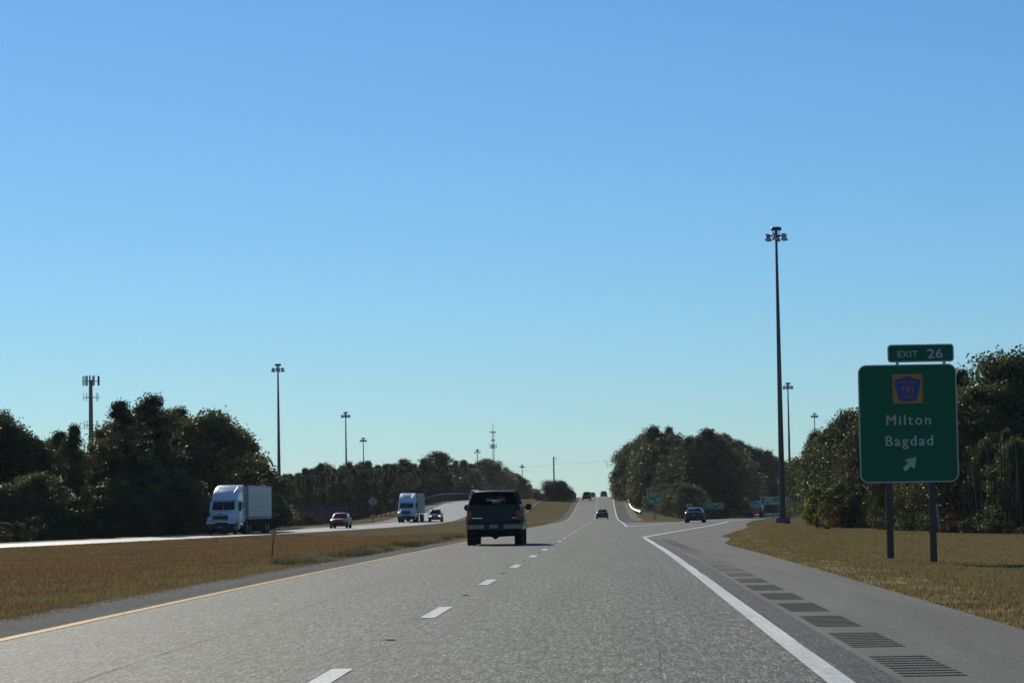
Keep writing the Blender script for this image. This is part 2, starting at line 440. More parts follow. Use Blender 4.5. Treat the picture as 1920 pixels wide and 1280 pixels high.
def strip(name, fa, fb, zf, y0, y1, dz, m, parent=None, kind=None, cfn=C, nx=1, label=None):
    ys = [y for y in YS if y0 < y < y1]; ys = [y0] + ys + [y1]
    V = []; U = []
    for y in ys:
        a, b, z = fa(y), fb(y), zf(y); c = cfn(y)
        for k in range(nx + 1):
            x = a + (b-a)*k/nx
            V.append((x, y, z + dz)); U.append((x - c, y))
    n = len(ys); I = np.arange(n*(nx+1)).reshape(n, nx+1)
    F = np.stack([I[:-1,:-1], I[:-1,1:], I[1:,1:], I[1:,:-1]], -1).reshape(-1, 4)
    me = np_mesh(name, np.array(V), F, m, np.array(U))
    o = bpy.data.objects.new(name, me); COL.objects.link(o)
    if parent: o.parent = parent
    if kind: o['kind'] = kind
    if label: o['label'] = label
    return o
off = lambda f, o: (lambda y: f(y) + o)
road = strip('road', off(C,-4.05), off(C,3.72), ZM, -60, 1100, 0, M_LANE, kind='structure', nx=2)
strip('shoulder', off(C,-5.2), off(C,-4.05), ZM, -60, 1100, 0, M_LSH, kind='structure')
strip('shoulder', off(C,3.72), off(C,4.02), ZM, -60, 113, 0, M_EDGE, kind='structure')
shoulder = strip('shoulder', off(C,4.02), lambda y: C(y) + 3.55 + sw(y), ZM, -60, 113, -.004, M_SHLD, kind='structure')
# exit ramp
strip('ramp', off(C,3.72), lambda y: rr(y) + .22, ZM, 113, 206, 0, M_RAMP, kind='structure')
strip('ramp', lambda y: rl(y) - .2, lambda y: rr(y) + .22, zr, 206, 604, 0, M_RAMP, kind='structure', cfn=rl)
strip('shoulder', lambda y: rr(y) + .22, lambda y: rr(y) + sw(y), zr, 113, 604, -.004, M_SHLD, kind='structure', cfn=rr)
strip('gore_pavement', off(C,3.72), lambda y: max(C(y)+3.73, min(rl(y) - .2, C(y) + 40)), ZM, 206, 290, -.004, M_SHLD, kind='structure')
strip('shoulder', off(C,3.72), off(C,6.05), ZM, 290, 1100, -.004, M_LSH, kind='structure')
strip('shoulder', lambda y: rl(y) - 1.5, lambda y: rl(y) - .2, zr, 290, 604, -.004, M_SHLD, kind='structure')
# oncoming carriageway
road2 = strip('road', off(L,-4.0), off(L,4.0), ZL, -60, 1100, 0, M_LANE2, kind='structure', cfn=L)
strip('shoulder', off(L,-7.1), off(L,-4.0), ZL, -60, 1100, -.004, M_SHLD, kind='structure', cfn=L)
strip('shoulder', off(L,4.0), off(L,5.3), ZL, -60, 1100, -.004, M_LSH, kind='structure', cfn=L)
# crossing road at the ramp end, small ramp on the far left
mbx = [(46,602,-.93), (330,640,-.85), (330,652,-.42), (46,614,-.50)]
me = np_mesh('road', np.array(mbx), np.array([[0,1,2,3]]), M_LANE2, np.array([(0,0),(100,0),(100,8),(0,8)], float))
o = bpy.data.objects.new('road', me); COL.objects.link(o); o['kind'] = 'structure'
V = []; U = []
for x, y in ((-19.5,300), (-24.5,318), (-28.5,336), (-33,352), (-42,368), (-60,380)):
    for s in (-1, 1):
        V.append((x, y + 4.5*s, max(ZT(x, y+4.5*s), ZT(x, y)) + .05)); U.append((s*3, y))
I = np.arange(12).reshape(6, 2); F = np.stack([I[:-1,0], I[:-1,1], I[1:,1], I[1:,0]], -1)
me = np_mesh('ramp', np.array(V), F, M_RAMP, np.array(U, float))
o = bpy.data.objects.new('ramp', me); COL.objects.link(o); o['kind'] = 'structure'

# painted lines
strip('edge_line', off(C,-4.02), off(C,-3.88), ZM, -60, 1000, .005, M_YELLOW, road, label='yellow edge line')
strip('edge_line', off(C,3.52), off(C,3.705), ZM, -60, 119, .005, M_WHITE, road, label='white edge line')
strip('edge_line', off(C,3.47), off(C,3.66), ZM, 206, 1000, .005, M_WHITE, road, label='white edge line beyond the exit')
strip('edge_line', lambda y: rr(y) - .14, lambda y: rr(y) + .14, zr, 119, 600, .009, M_WHITE, road, label='white edge line along the exit ramp')
strip('edge_line', lambda y: rl(y) - .2, lambda y: rl(y) + .16, zr, 206, 600, .009, M_WHITE, road, label='white gore line of the exit ramp')
strip('edge_line', off(L,3.6), off(L,3.8), ZL, 100, 1000, .005, M_YELLOW, road2, label='yellow edge line')
strip('edge_line', off(L,-3.8), off(L,-3.6), ZL, 100, 1000, .005, M_WHITE, road2, label='white edge line')
y = 17.2; k = 0
while y < 700:
    strip('lane_dash', off(C,-.085), off(C,.085), ZM, y, y + 3.4, .005, M_WHITE, road)
    if k % 1 == 0 and y < 150:      # raised marker between the dashes
        yy = y - 5.0
        mk = MB().bev(-.045, .045, -.04, .04, 0, .012, .005).build('road_marker', mat('marker_grey', (.12,.12,.12), .5), road)
        mk.location = (C(yy), yy, ZM(yy))
    y += 12.9; k += 1
y = 300
while y < 640:
    strip('lane_dash', off(L,-.08), off(L,.08), ZL, y, y + 3.2, .005, M_WHITE, road2)
    y += 12.9
# tar strokes at the dash ends and cracks
rng = random.Random(5)
def wobble_ribbon(name, pts, w, m, parent, dz=.003):
    V = []; U = []
    for i, (o_, y_) in enumerate(pts):
        x = C(y_) + o_ + rng.uniform(-.006, .006); ww = w * rng.uniform(.3, 1.2)
        V += [(x - ww, y_, ZM(y_) + dz), (x + ww, y_, ZM(y_) + dz)]; U += [(o_, y_), (o_ + ww, y_)]
    n = len(pts); I = np.arange(2*n).reshape(n, 2); F = np.stack([I[:-1,0], I[:-1,1], I[1:,1], I[1:,0]], -1)
    me = np_mesh(name, np.array(V), F, m, np.array(U)); o = bpy.data.objects.new(name, me); COL.objects.link(o); o.parent = parent
def path(o0, o1, y0, y1, step=.8):
    n = int((y1-y0)/step); return [(o0 + (o1-o0)*i/n + .02*math.sin(i*.13+o0*3)+.012*math.sin(i*.61+o0), y0 + (y1-y0)*i/n) for i in range(n+1)]
wobble_ribbon('crack', path(2.35, 2.9, 15, 60), .005, M_CRACK, road)
wobble_ribbon('crack', path(2.9, 3.25, 24, 108), .006, M_CRACK, road)
wobble_ribbon('crack', path(-1.85, -1.8, 14, 62), .005, M_CRACK, road)
wobble_ribbon('crack', path(3.72, 3.72, 14, 119), .012, M_CRACK, road, .007)
wobble_ribbon('crack', path(-4.04, -4.04, 14, 119), .010, M_CRACK, road, .007)
y = 16.1
for k in range(9):
    yy = 17.2 + 12.9*k - .25
    wobble_ribbon('tar_mark', [(-.10 + .02*j, yy + .05*j) for j in range(-5, 5)], .03, M_GROOVE, road, .002)
# rumble strip: flat strips, shade of milled grooves put into their dark colour
y = 7.0
while y < 112:
    mb = MB()
    for g in range(9):
        ya = y + g*.30
        a, b = C(ya) + 4.10, C(ya) + 4.55; z = ZM(ya) + .001
        mb.add([(a, ya, z), (b, ya, z), (b, ya + .13, z), (a, ya + .13, z)], [(0,1,2,3)])
    o = mb.build('rumble_strip', M_GROOVE, shoulder)
    uvl = o.data.uv_layers.new(name='UVMap')
    y += 3.9
# worn sandy edge past the exit and concrete ditch in the median
strip('sand_edge', off(C,5.6), off(C,6.9), lambda y: ZM(y), 340, 640, .004, M_DIRT, kind='structure')
V = []; U = []
for i in range(30):
    yy = 445 + i*6; x = 1.4 + (yy-445)*.0325
    for s in (-.22, -.08, .08, .22):
        V.append((x+s, yy, ZT(x+s, yy) + (.09 if abs(s) > .2 else .05))); U.append((s, yy))
I = np.arange(120).reshape(30, 4); F = np.stack([I[:-1,:-1], I[:-1,1:], I[1:,1:], I[1:,:-1]], -1).reshape(-1, 4)
me = np_mesh('concrete_ditch', np.array(V), F, M_DIRT, np.array(U)); o = bpy.data.objects.new('concrete_ditch', me); COL.objects.link(o); o['kind'] = 'structure'
# ------------------------------------------------------------------ trees
def leaf_mat(name, c1, c2, c3, trans=.25, rough=.5):
    m = bpy.data.materials.new(name); m.use_nodes = True
    nt = m.node_tree; lk = nt.links.new
    b = nt.nodes['Principled BSDF']; out = nt.nodes['Material Output']
    tc = nt.nodes.new('ShaderNodeTexCoord'); oi = nt.nodes.new('ShaderNodeObjectInfo')
    n1 = nd(nt, 'ShaderNodeTexNoise', Scale=.55 if rough < .75 else .20, Detail=4.0, Roughness=.7); lk(tc.outputs['Object'], n1.inputs['Vector'])
    n2 = nd(nt, 'ShaderNodeTexNoise', Scale=6.0 if rough < .75 else 1.6, Detail=2.0, Roughness=.7); lk(tc.outputs['Object'], n2.inputs['Vector'])
    cr = nt.nodes.new('ShaderNodeValToRGB'); e = cr.color_ramp.elements
    e[0].position = .32; e[0].color = (*c1, 1); e[1].position = .72; e[1].color = (*c3, 1)
    q = e.new(.5); q.color = (*c2, 1)
    ad = nd(nt, 'ShaderNodeMath', operation='MULTIPLY_ADD'); ad.inputs[1].default_value = .22; lk(oi.outputs['Random'], ad.inputs[0]); lk(n1.outputs['Fac'], ad.inputs[2])
    a2 = nd(nt, 'ShaderNodeMath', operation='MULTIPLY_ADD'); a2.inputs[1].default_value = .5; lk(n2.outputs['Fac'], a2.inputs[0]); lk(ad.outputs[0], a2.inputs[2])
    a3 = nd(nt, 'ShaderNodeMath', operation='SUBTRACT'); a3.inputs[1].default_value = .36; lk(a2.outputs[0], a3.inputs[0])
    lk(a3.outputs[0], cr.inputs['Fac']); lk(cr.outputs['Color'], b.inputs['Base Color'])
    b.inputs['Roughness'].default_value = rough; b.inputs['Specular IOR Level'].default_value = .20 if rough < .75 else .05
    tr = nt.nodes.new('ShaderNodeBsdfTranslucent'); mx = nt.nodes.new('ShaderNodeMixShader'); mx.inputs[0].default_value = trans
    g = nt.nodes.new('ShaderNodeMix'); g.data_type = 'RGBA'; g.blend_type = 'MULTIPLY'; g.inputs[0].default_value = 1
    g.inputs[7].default_value = (1.25, 1.35, .75, 1) if rough < .75 else (1.1, 1.0, .7, 1); lk(cr.outputs['Color'], g.inputs[6]); lk(g.outputs[2], tr.inputs['Color'])
    lk(b.outputs[0], mx.inputs[1]); lk(tr.outputs[0], mx.inputs[2]); lk(mx.outputs[0], out.inputs['Surface'])
    return m
M_PINE = leaf_mat('pine_needles', (.022,.032,.020), (.050,.064,.034), (.120,.130,.070), .42)
M_OAK = leaf_mat('oak_leaves', (.022,.030,.016), (.056,.065,.032), (.140,.135,.065), .42)
M_BUSH = leaf_mat('bush_leaves', (.030,.042,.014), (.055,.065,.022), (.10,.10,.04))
M_YEL = leaf_mat('yellow_green_leaves', (.12,.15,.025), (.19,.21,.035), (.28,.25,.06), .5)
M_RUST = leaf_mat('rusty_leaves', (.10,.035,.012), (.15,.06,.02), (.18,.10,.04))
M_TWIG = leaf_mat('dry_brush', (.022,.019,.013), (.034,.028,.018), (.06,.045,.028))
M_BARK = mat('bark', (.075,.060,.048), .9, var=.35, scale=3, bump=.6, bscale=18, spec=.1)

def cards(rg, P, size, flat=0.0, asp=.55):
    """one leaf quad per point"""
    n = len(P)
    a = rg.normal(size=(n, 3)); a[:, 2] *= (1 - flat); a /= np.linalg.norm(a, axis=1)[:, None] + 1e-6
    b = np.cross(a, rg.normal(size=(n, 3))); b /= np.linalg.norm(b, axis=1)[:, None] + 1e-6
    s = (size * rg.uniform(.55, 1.35, n))[:, None]
    a = a*s; b = b*s*asp
    V = np.stack([P - a, P + b*.9, P + a, P - b*.9], 1).reshape(-1, 3)
    F = np.arange(4*n).reshape(n, 4)
    return V, F

def tree_proto(kind, seed):
    """returns (crown mesh, trunk mesh); unit height 1 scaled later is avoided: real size, height H"""
    rg = np.random.default_rng(seed); rd = random.Random(seed)
    if kind == 'pine': H, R, base, nc, per, leaf, m = 14.0, 3.0, .30, 120, 135, .15, M_PINE
    elif kind == 'tallpine': H, R, base, nc, per, leaf, m = 16.0, 2.7, .50, 90, 130, .15, M_PINE
    elif kind == 'oak': H, R, base, nc, per, leaf, m = 11.0, 4.4, .06, 170, 150, .14, M_OAK
    elif kind == 'shrub': H, R, base, nc, per, leaf, m = 3.2, 2.1, .0, 34, 170, .085, M_BUSH
    elif kind == 'yellow': H, R, base, nc, per, leaf, m = 3.2, 1.5, .05, 20, 190, .085, M_YEL
    elif kind == 'brush': H, R, base, nc, per, leaf, m = 4.4, 4.1, .0, 95, 330, .11, M_TWIG
    elif kind == 'rust': H, R, base, nc, per, leaf, m = 1.6, 1.3, .0, 14, 130, .06, M_RUST
    # trunk spine
    bend = [Vector((rd.uniform(-.03, .03)*H*t, rd.uniform(-.03, .03)*H*t, H*t*.96)) for t in (0, .2, .4, .6, .8, 1)]
    tr = MB()
    r0 = {'pine':.22, 'tallpine':.2, 'oak':.25}.get(kind, .07)
    if kind not in ('shrub', 'brush', 'rust'): tr.tube(bend, [r0*(1-.8*t) for t in (0, .2, .4, .6, .8, 1)], 7)
    def spine(t):
        i = min(4, int(t*5)); u = t*5 - i; return bend[i].lerp(bend[i+1], u)
    Vs = []; Fs = []; o = 0
    asym = rd.uniform(0, 6.28)
    for c in range(nc):
        t = base + (1-base) * (rd.random() ** .85)
        s = (t - base) / (1-base)
        if kind in ('pine', 'tallpine'):
            env = (math.sin(math.pi * min(1, .16 + s*.86))) ** .55 * (1 - .42*s)
            env *= 1 + .25*math.sin(s*11 + seed)
        elif kind == 'brush': env = math.sqrt(max(0, 1 - (s*.92)**2.2))
        else: env = (math.sin(math.pi * min(1, .22 + s*.76))) ** .6
        ang = rd.uniform(0, 6.283); env *= 1 + .22*math.cos(ang - asym)
        rad = R * env * (rd.random() ** .45)
        p = (spine(min(.999, t)) if kind not in ('shrub', 'brush', 'rust') else Vector((0, 0, H*t*.9)))
        cr_ = R * rd.uniform(.14, .36) * (.74 if kind in ('pine', 'tallpine') else .8)
        q = Vector((p.x + math.cos(ang)*rad, p.y + math.sin(ang)*rad, min(H - cr_*.45, p.z + rd.uniform(-.3, .35))))
        if kind in ('pine', 'tallpine', 'oak', 'yellow') and rad > .25*R:
            st = spine(max(.02, min(.98, (q.z - rad*.45) / H)))
            tr.tube([st, st.lerp(q, .5) + Vector((0, 0, .12*rad)), q], [r0*.32, r0*.2, r0*.07], 4, False)
        if kind in ('shrub', 'brush', 'rust'): tr.tube([(0, 0, 0), (q.x*.5, q.y*.5, q.z*.6), q], [.05, .03, .012], 4, False)
        n = int(per * rd.uniform(.6, 1.3))
        d = rg.normal(size=(n, 3)); d /= np.linalg.norm(d, axis=1)[:, None]
        rr_ = rg.uniform(.25, 1.0, n)[:, None] ** .6
        P = d*rr_*cr_ * np.array([1.15, 1.15, .68 if kind in ('pine', 'tallpine') else .8]) + np.array(q)
        P += rg.normal(size=(n, 3)) * cr_*.2
        if kind == 'brush':
            P[:, 2] = np.maximum(P[:, 2], .05)
        V, F = cards(rg, P, leaf, asp=.38 if kind in ('pine', 'tallpine') else .6)
        Vs.append(V); Fs.append(F + o); o += len(V)
    if kind in ('brush',):      # wiry twigs sticking out of the top
        n = 900
        a = rg.uniform(0, 6.28, n); s = rg.uniform(0, 1, n)
        base_p = np.stack([np.cos(a)*R*.9*np.sqrt(1-s**2), np.sin(a)*R*.9*np.sqrt(1-s**2), s*H*.86], 1)
        dirn = base_p/np.linalg.norm(base_p, axis=1)[:, None] + rg.normal(size=(n, 3))*.35 + np.array([0, 0, .5])
        tip = base_p + dirn*rg.uniform(.3, .9, n)[:, None]
        w = rg.normal(size=(n, 3))*.012
        V = np.stack([base_p - w, base_p + w, tip + w*.5, tip - w*.5], 1).reshape(-1, 3); F = np.arange(4*n).reshape(n, 4)
        Vs.append(V); Fs.append(F + o); o += len(V)
    V = np.concatenate(Vs); V[:, 2] = np.maximum(V[:, 2], -.1)
    cm = np_mesh('crown', V, np.concatenate(Fs), m)
    tm = bpy.data.meshes.new('trunk'); tm.from_pydata(tr.v, [], tr.f); tm.materials.append(M_BARK); tm.shade_smooth()
    return cm, tm, float(V[:, 2].max()), R

PROTO = {}
for kd, n in (('pine', 4), ('tallpine', 3), ('oak', 4), ('shrub', 3), ('yellow', 1), ('brush', 1), ('rust', 1)):
    PROTO[kd] = [tree_proto(kd, 11*i + 3 + len(kd)) for i in range(n)]
NAMES = {'pine': 'pine_tree', 'tallpine': 'pine_tree', 'oak': 'oak_tree', 'shrub': 'shrub', 'yellow': 'shrub', 'brush': 'shrub', 'rust': 'shrub'}
trng = random.Random(21)
def plant(kind, x, y, h, label, group=None, wide=1.0, v=None, z=None):
    cm, tm, H, R = PROTO[kind][trng.randrange(len(PROTO[kind])) if v is None else v]
    s = h / H
    z = ZT(x, y) - .05 if z is None else z
    cat = 'shrub' if NAMES[kind] == 'shrub' else 'tree'
    o = empty(NAMES[kind], label, cat, (x, y, z), trng.uniform(0, 6.28), group)
    sw = wide * (s ** .8)
    for nm, me_ in (('trunk' if cat == 'tree' else 'stem', tm), ('crown' if cat == 'tree' else 'foliage', cm)):
        c = bpy.data.objects.new(nm, me_); COL.objects.link(c); c.parent = o; c.scale = (sw, sw, s)
    return o

def belt(prof, dist, step, kinds, label, group, rows_=((0, 0), (7, .2), (15, .4)), wide=1.0, jit=.08, hs=1.0, spots=()):
    """trees along pixel columns: prof = [(px, top py)], dist = [(px, distance)]"""
    pxs = [p[0] for p in prof]
    for ri, (dd, extra) in enumerate(rows_):
        px = pxs[0] + trng.uniform(0, step)
        while px < pxs[-1]:
            py = np.interp(px, pxs, [p[1] for p in prof]); d = (lambda q: max(q, dmin(px) + 3) if px < 968 else q)( float(np.interp(px, [q[0] for q in dist], [q[1] for q in dist]))) + dd + trng.uniform(-2, 2)
            w = W(px, py, d); z0 = ZT(w.x, d)
            h = (w.z - z0) * (1 - trng.uniform(0, jit) - (.05*ri)) * hs
            kd = trng.choice(kinds); lb = label
            if ri == 0:
                near = [q for q in spots if abs(q[0] - px) < step*.8]
                if near:
                    q = min(near, key=lambda q: abs(q[0] - px)); spots = [s for s in spots if s is not q]
                    lb = ('leafy tree ' if kd == 'oak' else 'pine ') + q[1]
            if h > 1.5: plant(kd, w.x, d, h, lb, group, wide)
            px += step * trng.uniform(.75, 1.25)

def dmin(px):
    """nearest distance at which pixel column px is clear of the oncoming road"""
    for d in range(120, 860, 4):
        if W(px, 950, d).x < L(d) - 9.5: return d
    return 860
def at_px(px, py_top, d):
    if px < 968: d = max(d, dmin(px) + 1)
    w = W(px, py_top, d); return w.x, d, w.z - ZT(w.x, d)

# left wood beyond the oncoming carriageway
belt([(-60,770), (5,765), (40,800), (100,800), (135,798), (165,838), (195,835), (215,770), (300,745), (340,752), (420,770), (445,810), (480,840), (520,895)],
     [(-60,212), (200,225), (350,262), (520,330)], 44, ['oak', 'pine', 'oak'], 'tree in the dark mixed wood left of the white semi trucks',
     'trees of the dark left wood', rows_=((4, 0), (14, .2), (26, .4)), wide=1.12,
     spots=[(30,'just inside the left edge of the photo'), (75,'in the dip of the tree line between left edge and antenna monopole'), (150,'directly in front of the foot of the antenna monopole'),
            (235,'under the open-crowned pine right of the monopole'), (300,'below the highest peak of the left wood'), (345,'between the highest peak and the first semi truck'),
            (390,'rising straight above the sleeper cab of the first semi truck'), (440,'rising straight above the first ribbed trailer'), (480,'above the tail of the first ribbed trailer'), (510,'at the right end of the left wood beside the mast')])
x, y, h = at_px(232, 742, 222); plant('pine', x, y, h, 'tall pine with an open crown of clumps, right of the antenna monopole', wide=1.15, v=0)
x, y, h = at_px(290, 729, 236); plant('pine', x, y, h, 'tallest pine of the left wood, crown rounded against the sky', wide=1.35, v=1)
x, y, h = at_px(8, 762, 225); plant('pine', x, y, h, 'pointed pine at the left edge of the photo', v=2)
x, y, h = at_px(134, 790, 218); plant('pine', x, y, h, 'dark narrow pine just left of the antenna monopole', v=3, wide=.8)
x, y, h = at_px(395, 758, 258); plant('oak', x, y, h, 'broad round-topped oak above the first white semi truck', wide=1.2, v=0)
for px, py, d, w_ in ((20,930,206,'at the left edge of the photo'), (75,880,207,'below the dip in the tree line'), (130,945,209,'left of the sapling under the monopole'), (210,890,213,'right of the sapling under the monopole'), (260,940,217,'under the open-crowned pine'), (330,885,230,'well left of the first semi truck'), (385,935,240,'behind the hood of the first semi truck'), (440,880,262,'behind the cab of the first semi truck'), (480,910,285,'behind the ribbed trailer'), (180,925,211,'right under the monopole'), (300,915,222,'below the highest peak'), (505,930,300,'behind the tail of the ribbed trailer')):
    x, y, h = at_px(px, py, d); plant('oak', x, y, max(2.5, h), 'low leafy tree by the left wood, ' + w_, 'low trees in front of the left wood', wide=1.5)
for px in range(-20, 480, 26):
    x, y, h = at_px(px, 975, 190); plant('shrub', x, y, trng.uniform(1.4, 2.6), 'undergrowth bush at the foot of the left wood behind the oncoming road', 'undergrowth at the left wood')
for px, py, d in ((165,905,208), (420,848,250), (412,880,248)):
    x, y, h = at_px(px, py, d); plant('yellow', x, y, h if h < 7 else h, {165: 'sunlit yellow-green sapling in the left wood below the monopole', 420: 'yellow-green sapling showing above the first white trailer', 412: 'shorter yellow-green sapling behind the roof of the first semi truck'}[px], wide=.6)

# left-middle wood behind the second semi truck
belt([(522,882), (560,872), (600,864), (640,860), (690,855), (740,858), (775,864), (800,856), (850,858), (900,860), (945,890), (968,915)],
     [(522,470), (700,500), (860,560), (968,640)], 15, ['tallpine', 'pine', 'tallpine'], 'pine in the straight row behind the red car and the second semi truck',
     'pines of the middle wood', rows_=((0, 0), (14, .2), (30, .3)), wide=1.1, jit=.12,
     spots=[(532,'first in the middle wood, just right of the tallest left mast'), (555,'above the tan gable of the low building'), (590,'above the left part of the blue roof band'), (632,'standing right above the red car'),
            (648,'in front of the light mast above the red car'), (681,'in front of the smaller light mast near the diamond sign'), (700,'standing behind the diamond sign'), (725,'between the diamond sign and the second semi truck'),
            (765,'directly over the fairing of the second semi truck'), (792,'beside the thin utility pole in the middle wood'), (830,'behind the champagne SUV'), (890,'above the white van beside the pickup'), (930,'directly above the pickup roof')])
for px, py, kd, wd, lb in ((607,864,'pine',1.6,'round-topped pine above the blue-roofed building'), (755,856,'pine',1.8,'dark pine rising behind the second semi truck cab'),
        (818,843,'pine',2.6,'tall round tree above the wood between second trailer and pickup'), (866,860,'pine',1.4,'slim tree with see-through crown left of the dark pickup'),
        (912,855,'oak',1.5,'wide rounded tree below the slim three-tier mast'), (950,895,'oak',.7,'last small tree sloping down at the right end of the left woods'), (960,915,'pine',.6,'sparse low pine just above the pickup roof')):
    x, y, h = at_px(px, py, 575 if px > 840 else 520); plant(kd, x, y, h, lb, wide=wd)
for px in range(560, 778, 9):
    x, y, h = at_px(px, 888 - (px > 620)*10 + trng.uniform(-6, 8), 448 + trng.uniform(0, 14)); plant('tallpine', x, y, h, 'slender pine with a long bare trunk behind the low cable', 'bare-stemmed pines at the front of the middle wood', wide=.75)
for px in range(562, 900, 14):
    x, y, h = at_px(px, 955 - (px > 700)*8, 464 + (px-525)*.25); plant('shrub', x, y, trng.uniform(1.0, 2.4), 'undergrowth bush at the foot of the middle pine wood', 'undergrowth at the middle wood', wide=1.4)
for px, py, d in ((988,919,800), (1000,922,830), (1012,924,860), (975,928,870), (1022,925,840)):
    x, y, h = at_px(px, py, d); plant('oak', x, y, h, 'small far tree peeping over the median hill left of the dark bush', 'far trees behind the median hill', wide=1.0)

for ri in range(2):
    for px in range(524, 975, 15):
        d = float(np.interp(px, [522, 700, 860, 968], [540, 570, 630, 700])) + ri*25
        d = max(d, dmin(px + ri*7) + 8)
        x = W(px + ri*7, 940, d).x; plant('oak', x, d, trng.uniform(5, 8) * d/560, 'low broadleaf tree deep in the middle pine wood', 'low trees deep in the middle wood', wide=1.25)
# dark brush on the median hill
x, y = W(1042, 930, 585).x, 585
plant('brush', x, y, 5.3, 'large dark wiry bush on top of the grassy median hill', wide=1.05, z=ZT(x, y)-.2)
plant('brush', x + 3.4, 600, 2.8, 'low dark bush tapering towards the road beside the large one', wide=.55)

# right-middle wood behind the exit ramp
belt([(1168,880), (1180,835), (1200,806), (1240,800), (1270,806), (1300,805), (1335,796), (1360,808), (1385,822), (1410,826), (1440,836), (1456,866)],
     [(1168,612), (1200,590), (1240,540), (1300,490), (1350,505), (1385,640), (1450,650)], 17, ['pine', 'oak', 'pine'], 'tree in the tall dark wood behind the exit sign',
     'trees of the wood behind the exit ramp', rows_=((0, 0), (12, .2), (26, .4)), wide=1.25, jit=.1,
     spots=[(1180,'above the curve of the bright guardrail'), (1200,'just left of the small exit sign'), (1222,'directly above the small exit sign'), (1250,'between the small exit sign and the ramp sedan'), (1275,'above the small pale sign by the ramp'),
            (1303,'directly above the ramp sedan'), (1338,'directly above the faint green guide sign'), (1375,'between the faint green guide sign and the tanker'), (1416,'directly above the tanker truck'), (1440,'last in the wood before the nearest light mast')])
for px, py, d, kd, wd, lb in ((1171,850,585,'oak',.85,'leafy tree whose crown overhangs the guardrail at the hill crest'), (1228,793,545,'pine',1.5,'tall pine topping the wood behind the small exit sign'),
        (1256,795,560,'pine',.9,'thin round pine top standing clear of the wood'), (1330,798,500,'pine',1.5,'second peak of the wood, a broad pine above the dark ramp sedan'),
        (1376,824,520,'tallpine',1.2,'loose-crowned pine right of the wood peak'), (1160,900,615,'oak',.6,'low outer tree nearest the hill crest on the right')):
    x, y, h = at_px(px, py, d); plant(kd, x, y, h, lb, wide=wd)
for px in range(1185, 1420, 15):
    d = float(np.interp(px, [1185, 1230, 1290, 1420], [575, 500, 455, 640]))
    x = W(px, 940, d).x; plant('oak', x, d, trng.uniform(4, 7), 'low leafy tree filling the foot of the wood behind the exit ramp', 'low trees behind the exit ramp', wide=1.3)
# far wood behind the crossing road
belt([(1395,862), (1440,868), (1475,858), (1510,852), (1545,860), (1640,850), (1700,860)], [(1395,700), (1640,690)], 16, ['pine', 'tallpine'],
     'distant pine beyond the crossing road behind the light mast', 'distant pines beyond the crossing road', rows_=((0, 0), (18, .2)), wide=1.25)
for px in range(1390, 1640, 13):
    x, y, h = at_px(px, 940, 668); plant('oak', x, y, trng.uniform(3, 6), 'low distant bush beyond the crossing road', 'low growth beyond the crossing road', wide=1.3)
# right wood
belt([(1520,830), (1545,790), (1570,772), (1600,768), (1640,742), (1680,735), (1730,720), (1790,690), (1840,702), (1880,670), (1960,650), (2020,660)],
     [(1520,345), (1560,310), (1620,270), (1700,235), (1800,205), (1920,190), (2020,185)], 34, ['pine', 'oak', 'oak', 'pine'],
     'tree in the tall wood behind the big green exit sign', 'trees of the right wood', rows_=((6, 0), (15, .2), (27, .4)), wide=1.1,
     spots=[(1530,'behind the bright yellow-green bush'), (1565,'behind the middle of the thicket'), (1600,'at the left border of the big green sign'), (1640,'hidden behind the left half of the big green sign'),
            (1700,'hidden behind the arrow side of the big green sign'), (1760,'behind the right half of the big green sign'), (1810,'just right of the big green sign'), (1850,'halfway between the big sign and the right edge'), (1900,'at the right edge of the photo')])
for px, py, d, kd, wd, v, lb in ((1588,765,290,'pine',1.3,1,'round pine at the left end of the right wood, under the far light mast'), (1531,800,330,'pine',1.1,2,'slim outermost pine at the left end of the right wood'),
        (1800,682,212,'pine',.9,0,'feathery pine just right of the exit number panel'), (1895,644,196,'oak',1.1,1,'tallest tree at the right edge of the photo'),
        (1850,700,192,'oak',1.2,2,'broad leafy tree between the big sign and the right edge')):
    x, y, h = at_px(px, py, d); plant(kd, x, y, h, lb, wide=wd, v=v)
for px in range(1655, 2020, 23):
    d = float(np.interp(px, [1650, 1800, 1920], [222, 192, 179])) + trng.uniform(-2, 2)
    x, y, h = at_px(px, trng.uniform(800, 850), d); plant('tallpine' if px % 2 else 'oak', x, y, h, 'slender tree with a bare dark trunk at the front of the right wood', 'slender trunks at the front of the right wood', wide=.75)
tm_ = MB(); 
for px in range(1790, 1925, 9):          # bare young trunks between grass and wood
    d = float(np.interp(px, [1650, 1800, 1920], [216, 186, 173])) + trng.uniform(-1.5, 1.5)
    x = W(px, 970, d).x; z = ZT(x, d)
    h = trng.uniform(4.5, 6.5); r = trng.uniform(.06, .12); lean = trng.uniform(-.3, .3)
    o = MB().tube([(0, 0, -.1), (lean*.4, 0, h*.4), (lean, .1, h)], [r, r*.8, r*.4], 7).build('tree_trunk', mat('dark_young_bark', (.035,.03,.026), .9, var=.3))
    o.location = (x, d, z); tag(o, 'thin bare trunk in the row along the right wood edge', 'tree trunk', 'bare trunks along the right wood edge')
for px, d, hh in ((1545,262,4.6), (1562,255,3.6), (1580,248,4.4), (1598,246,5.2), (1615,244,4.8), (1632,242,4.4), (1570,262,4.8), (1606,256,5.6), (1645,240,3.6)):
    x = W(px, 960, d).x; plant('oak', x, d, hh, 'speckled evergreen bush in the thicket beside the big sign', 'bushes of the thicket left of the big sign', wide=1.05)
x = W(1531, 960, 236).x; plant('yellow', x, 236, 3.9, 'bright yellow-green bush at the left end of the thicket', wide=.75)
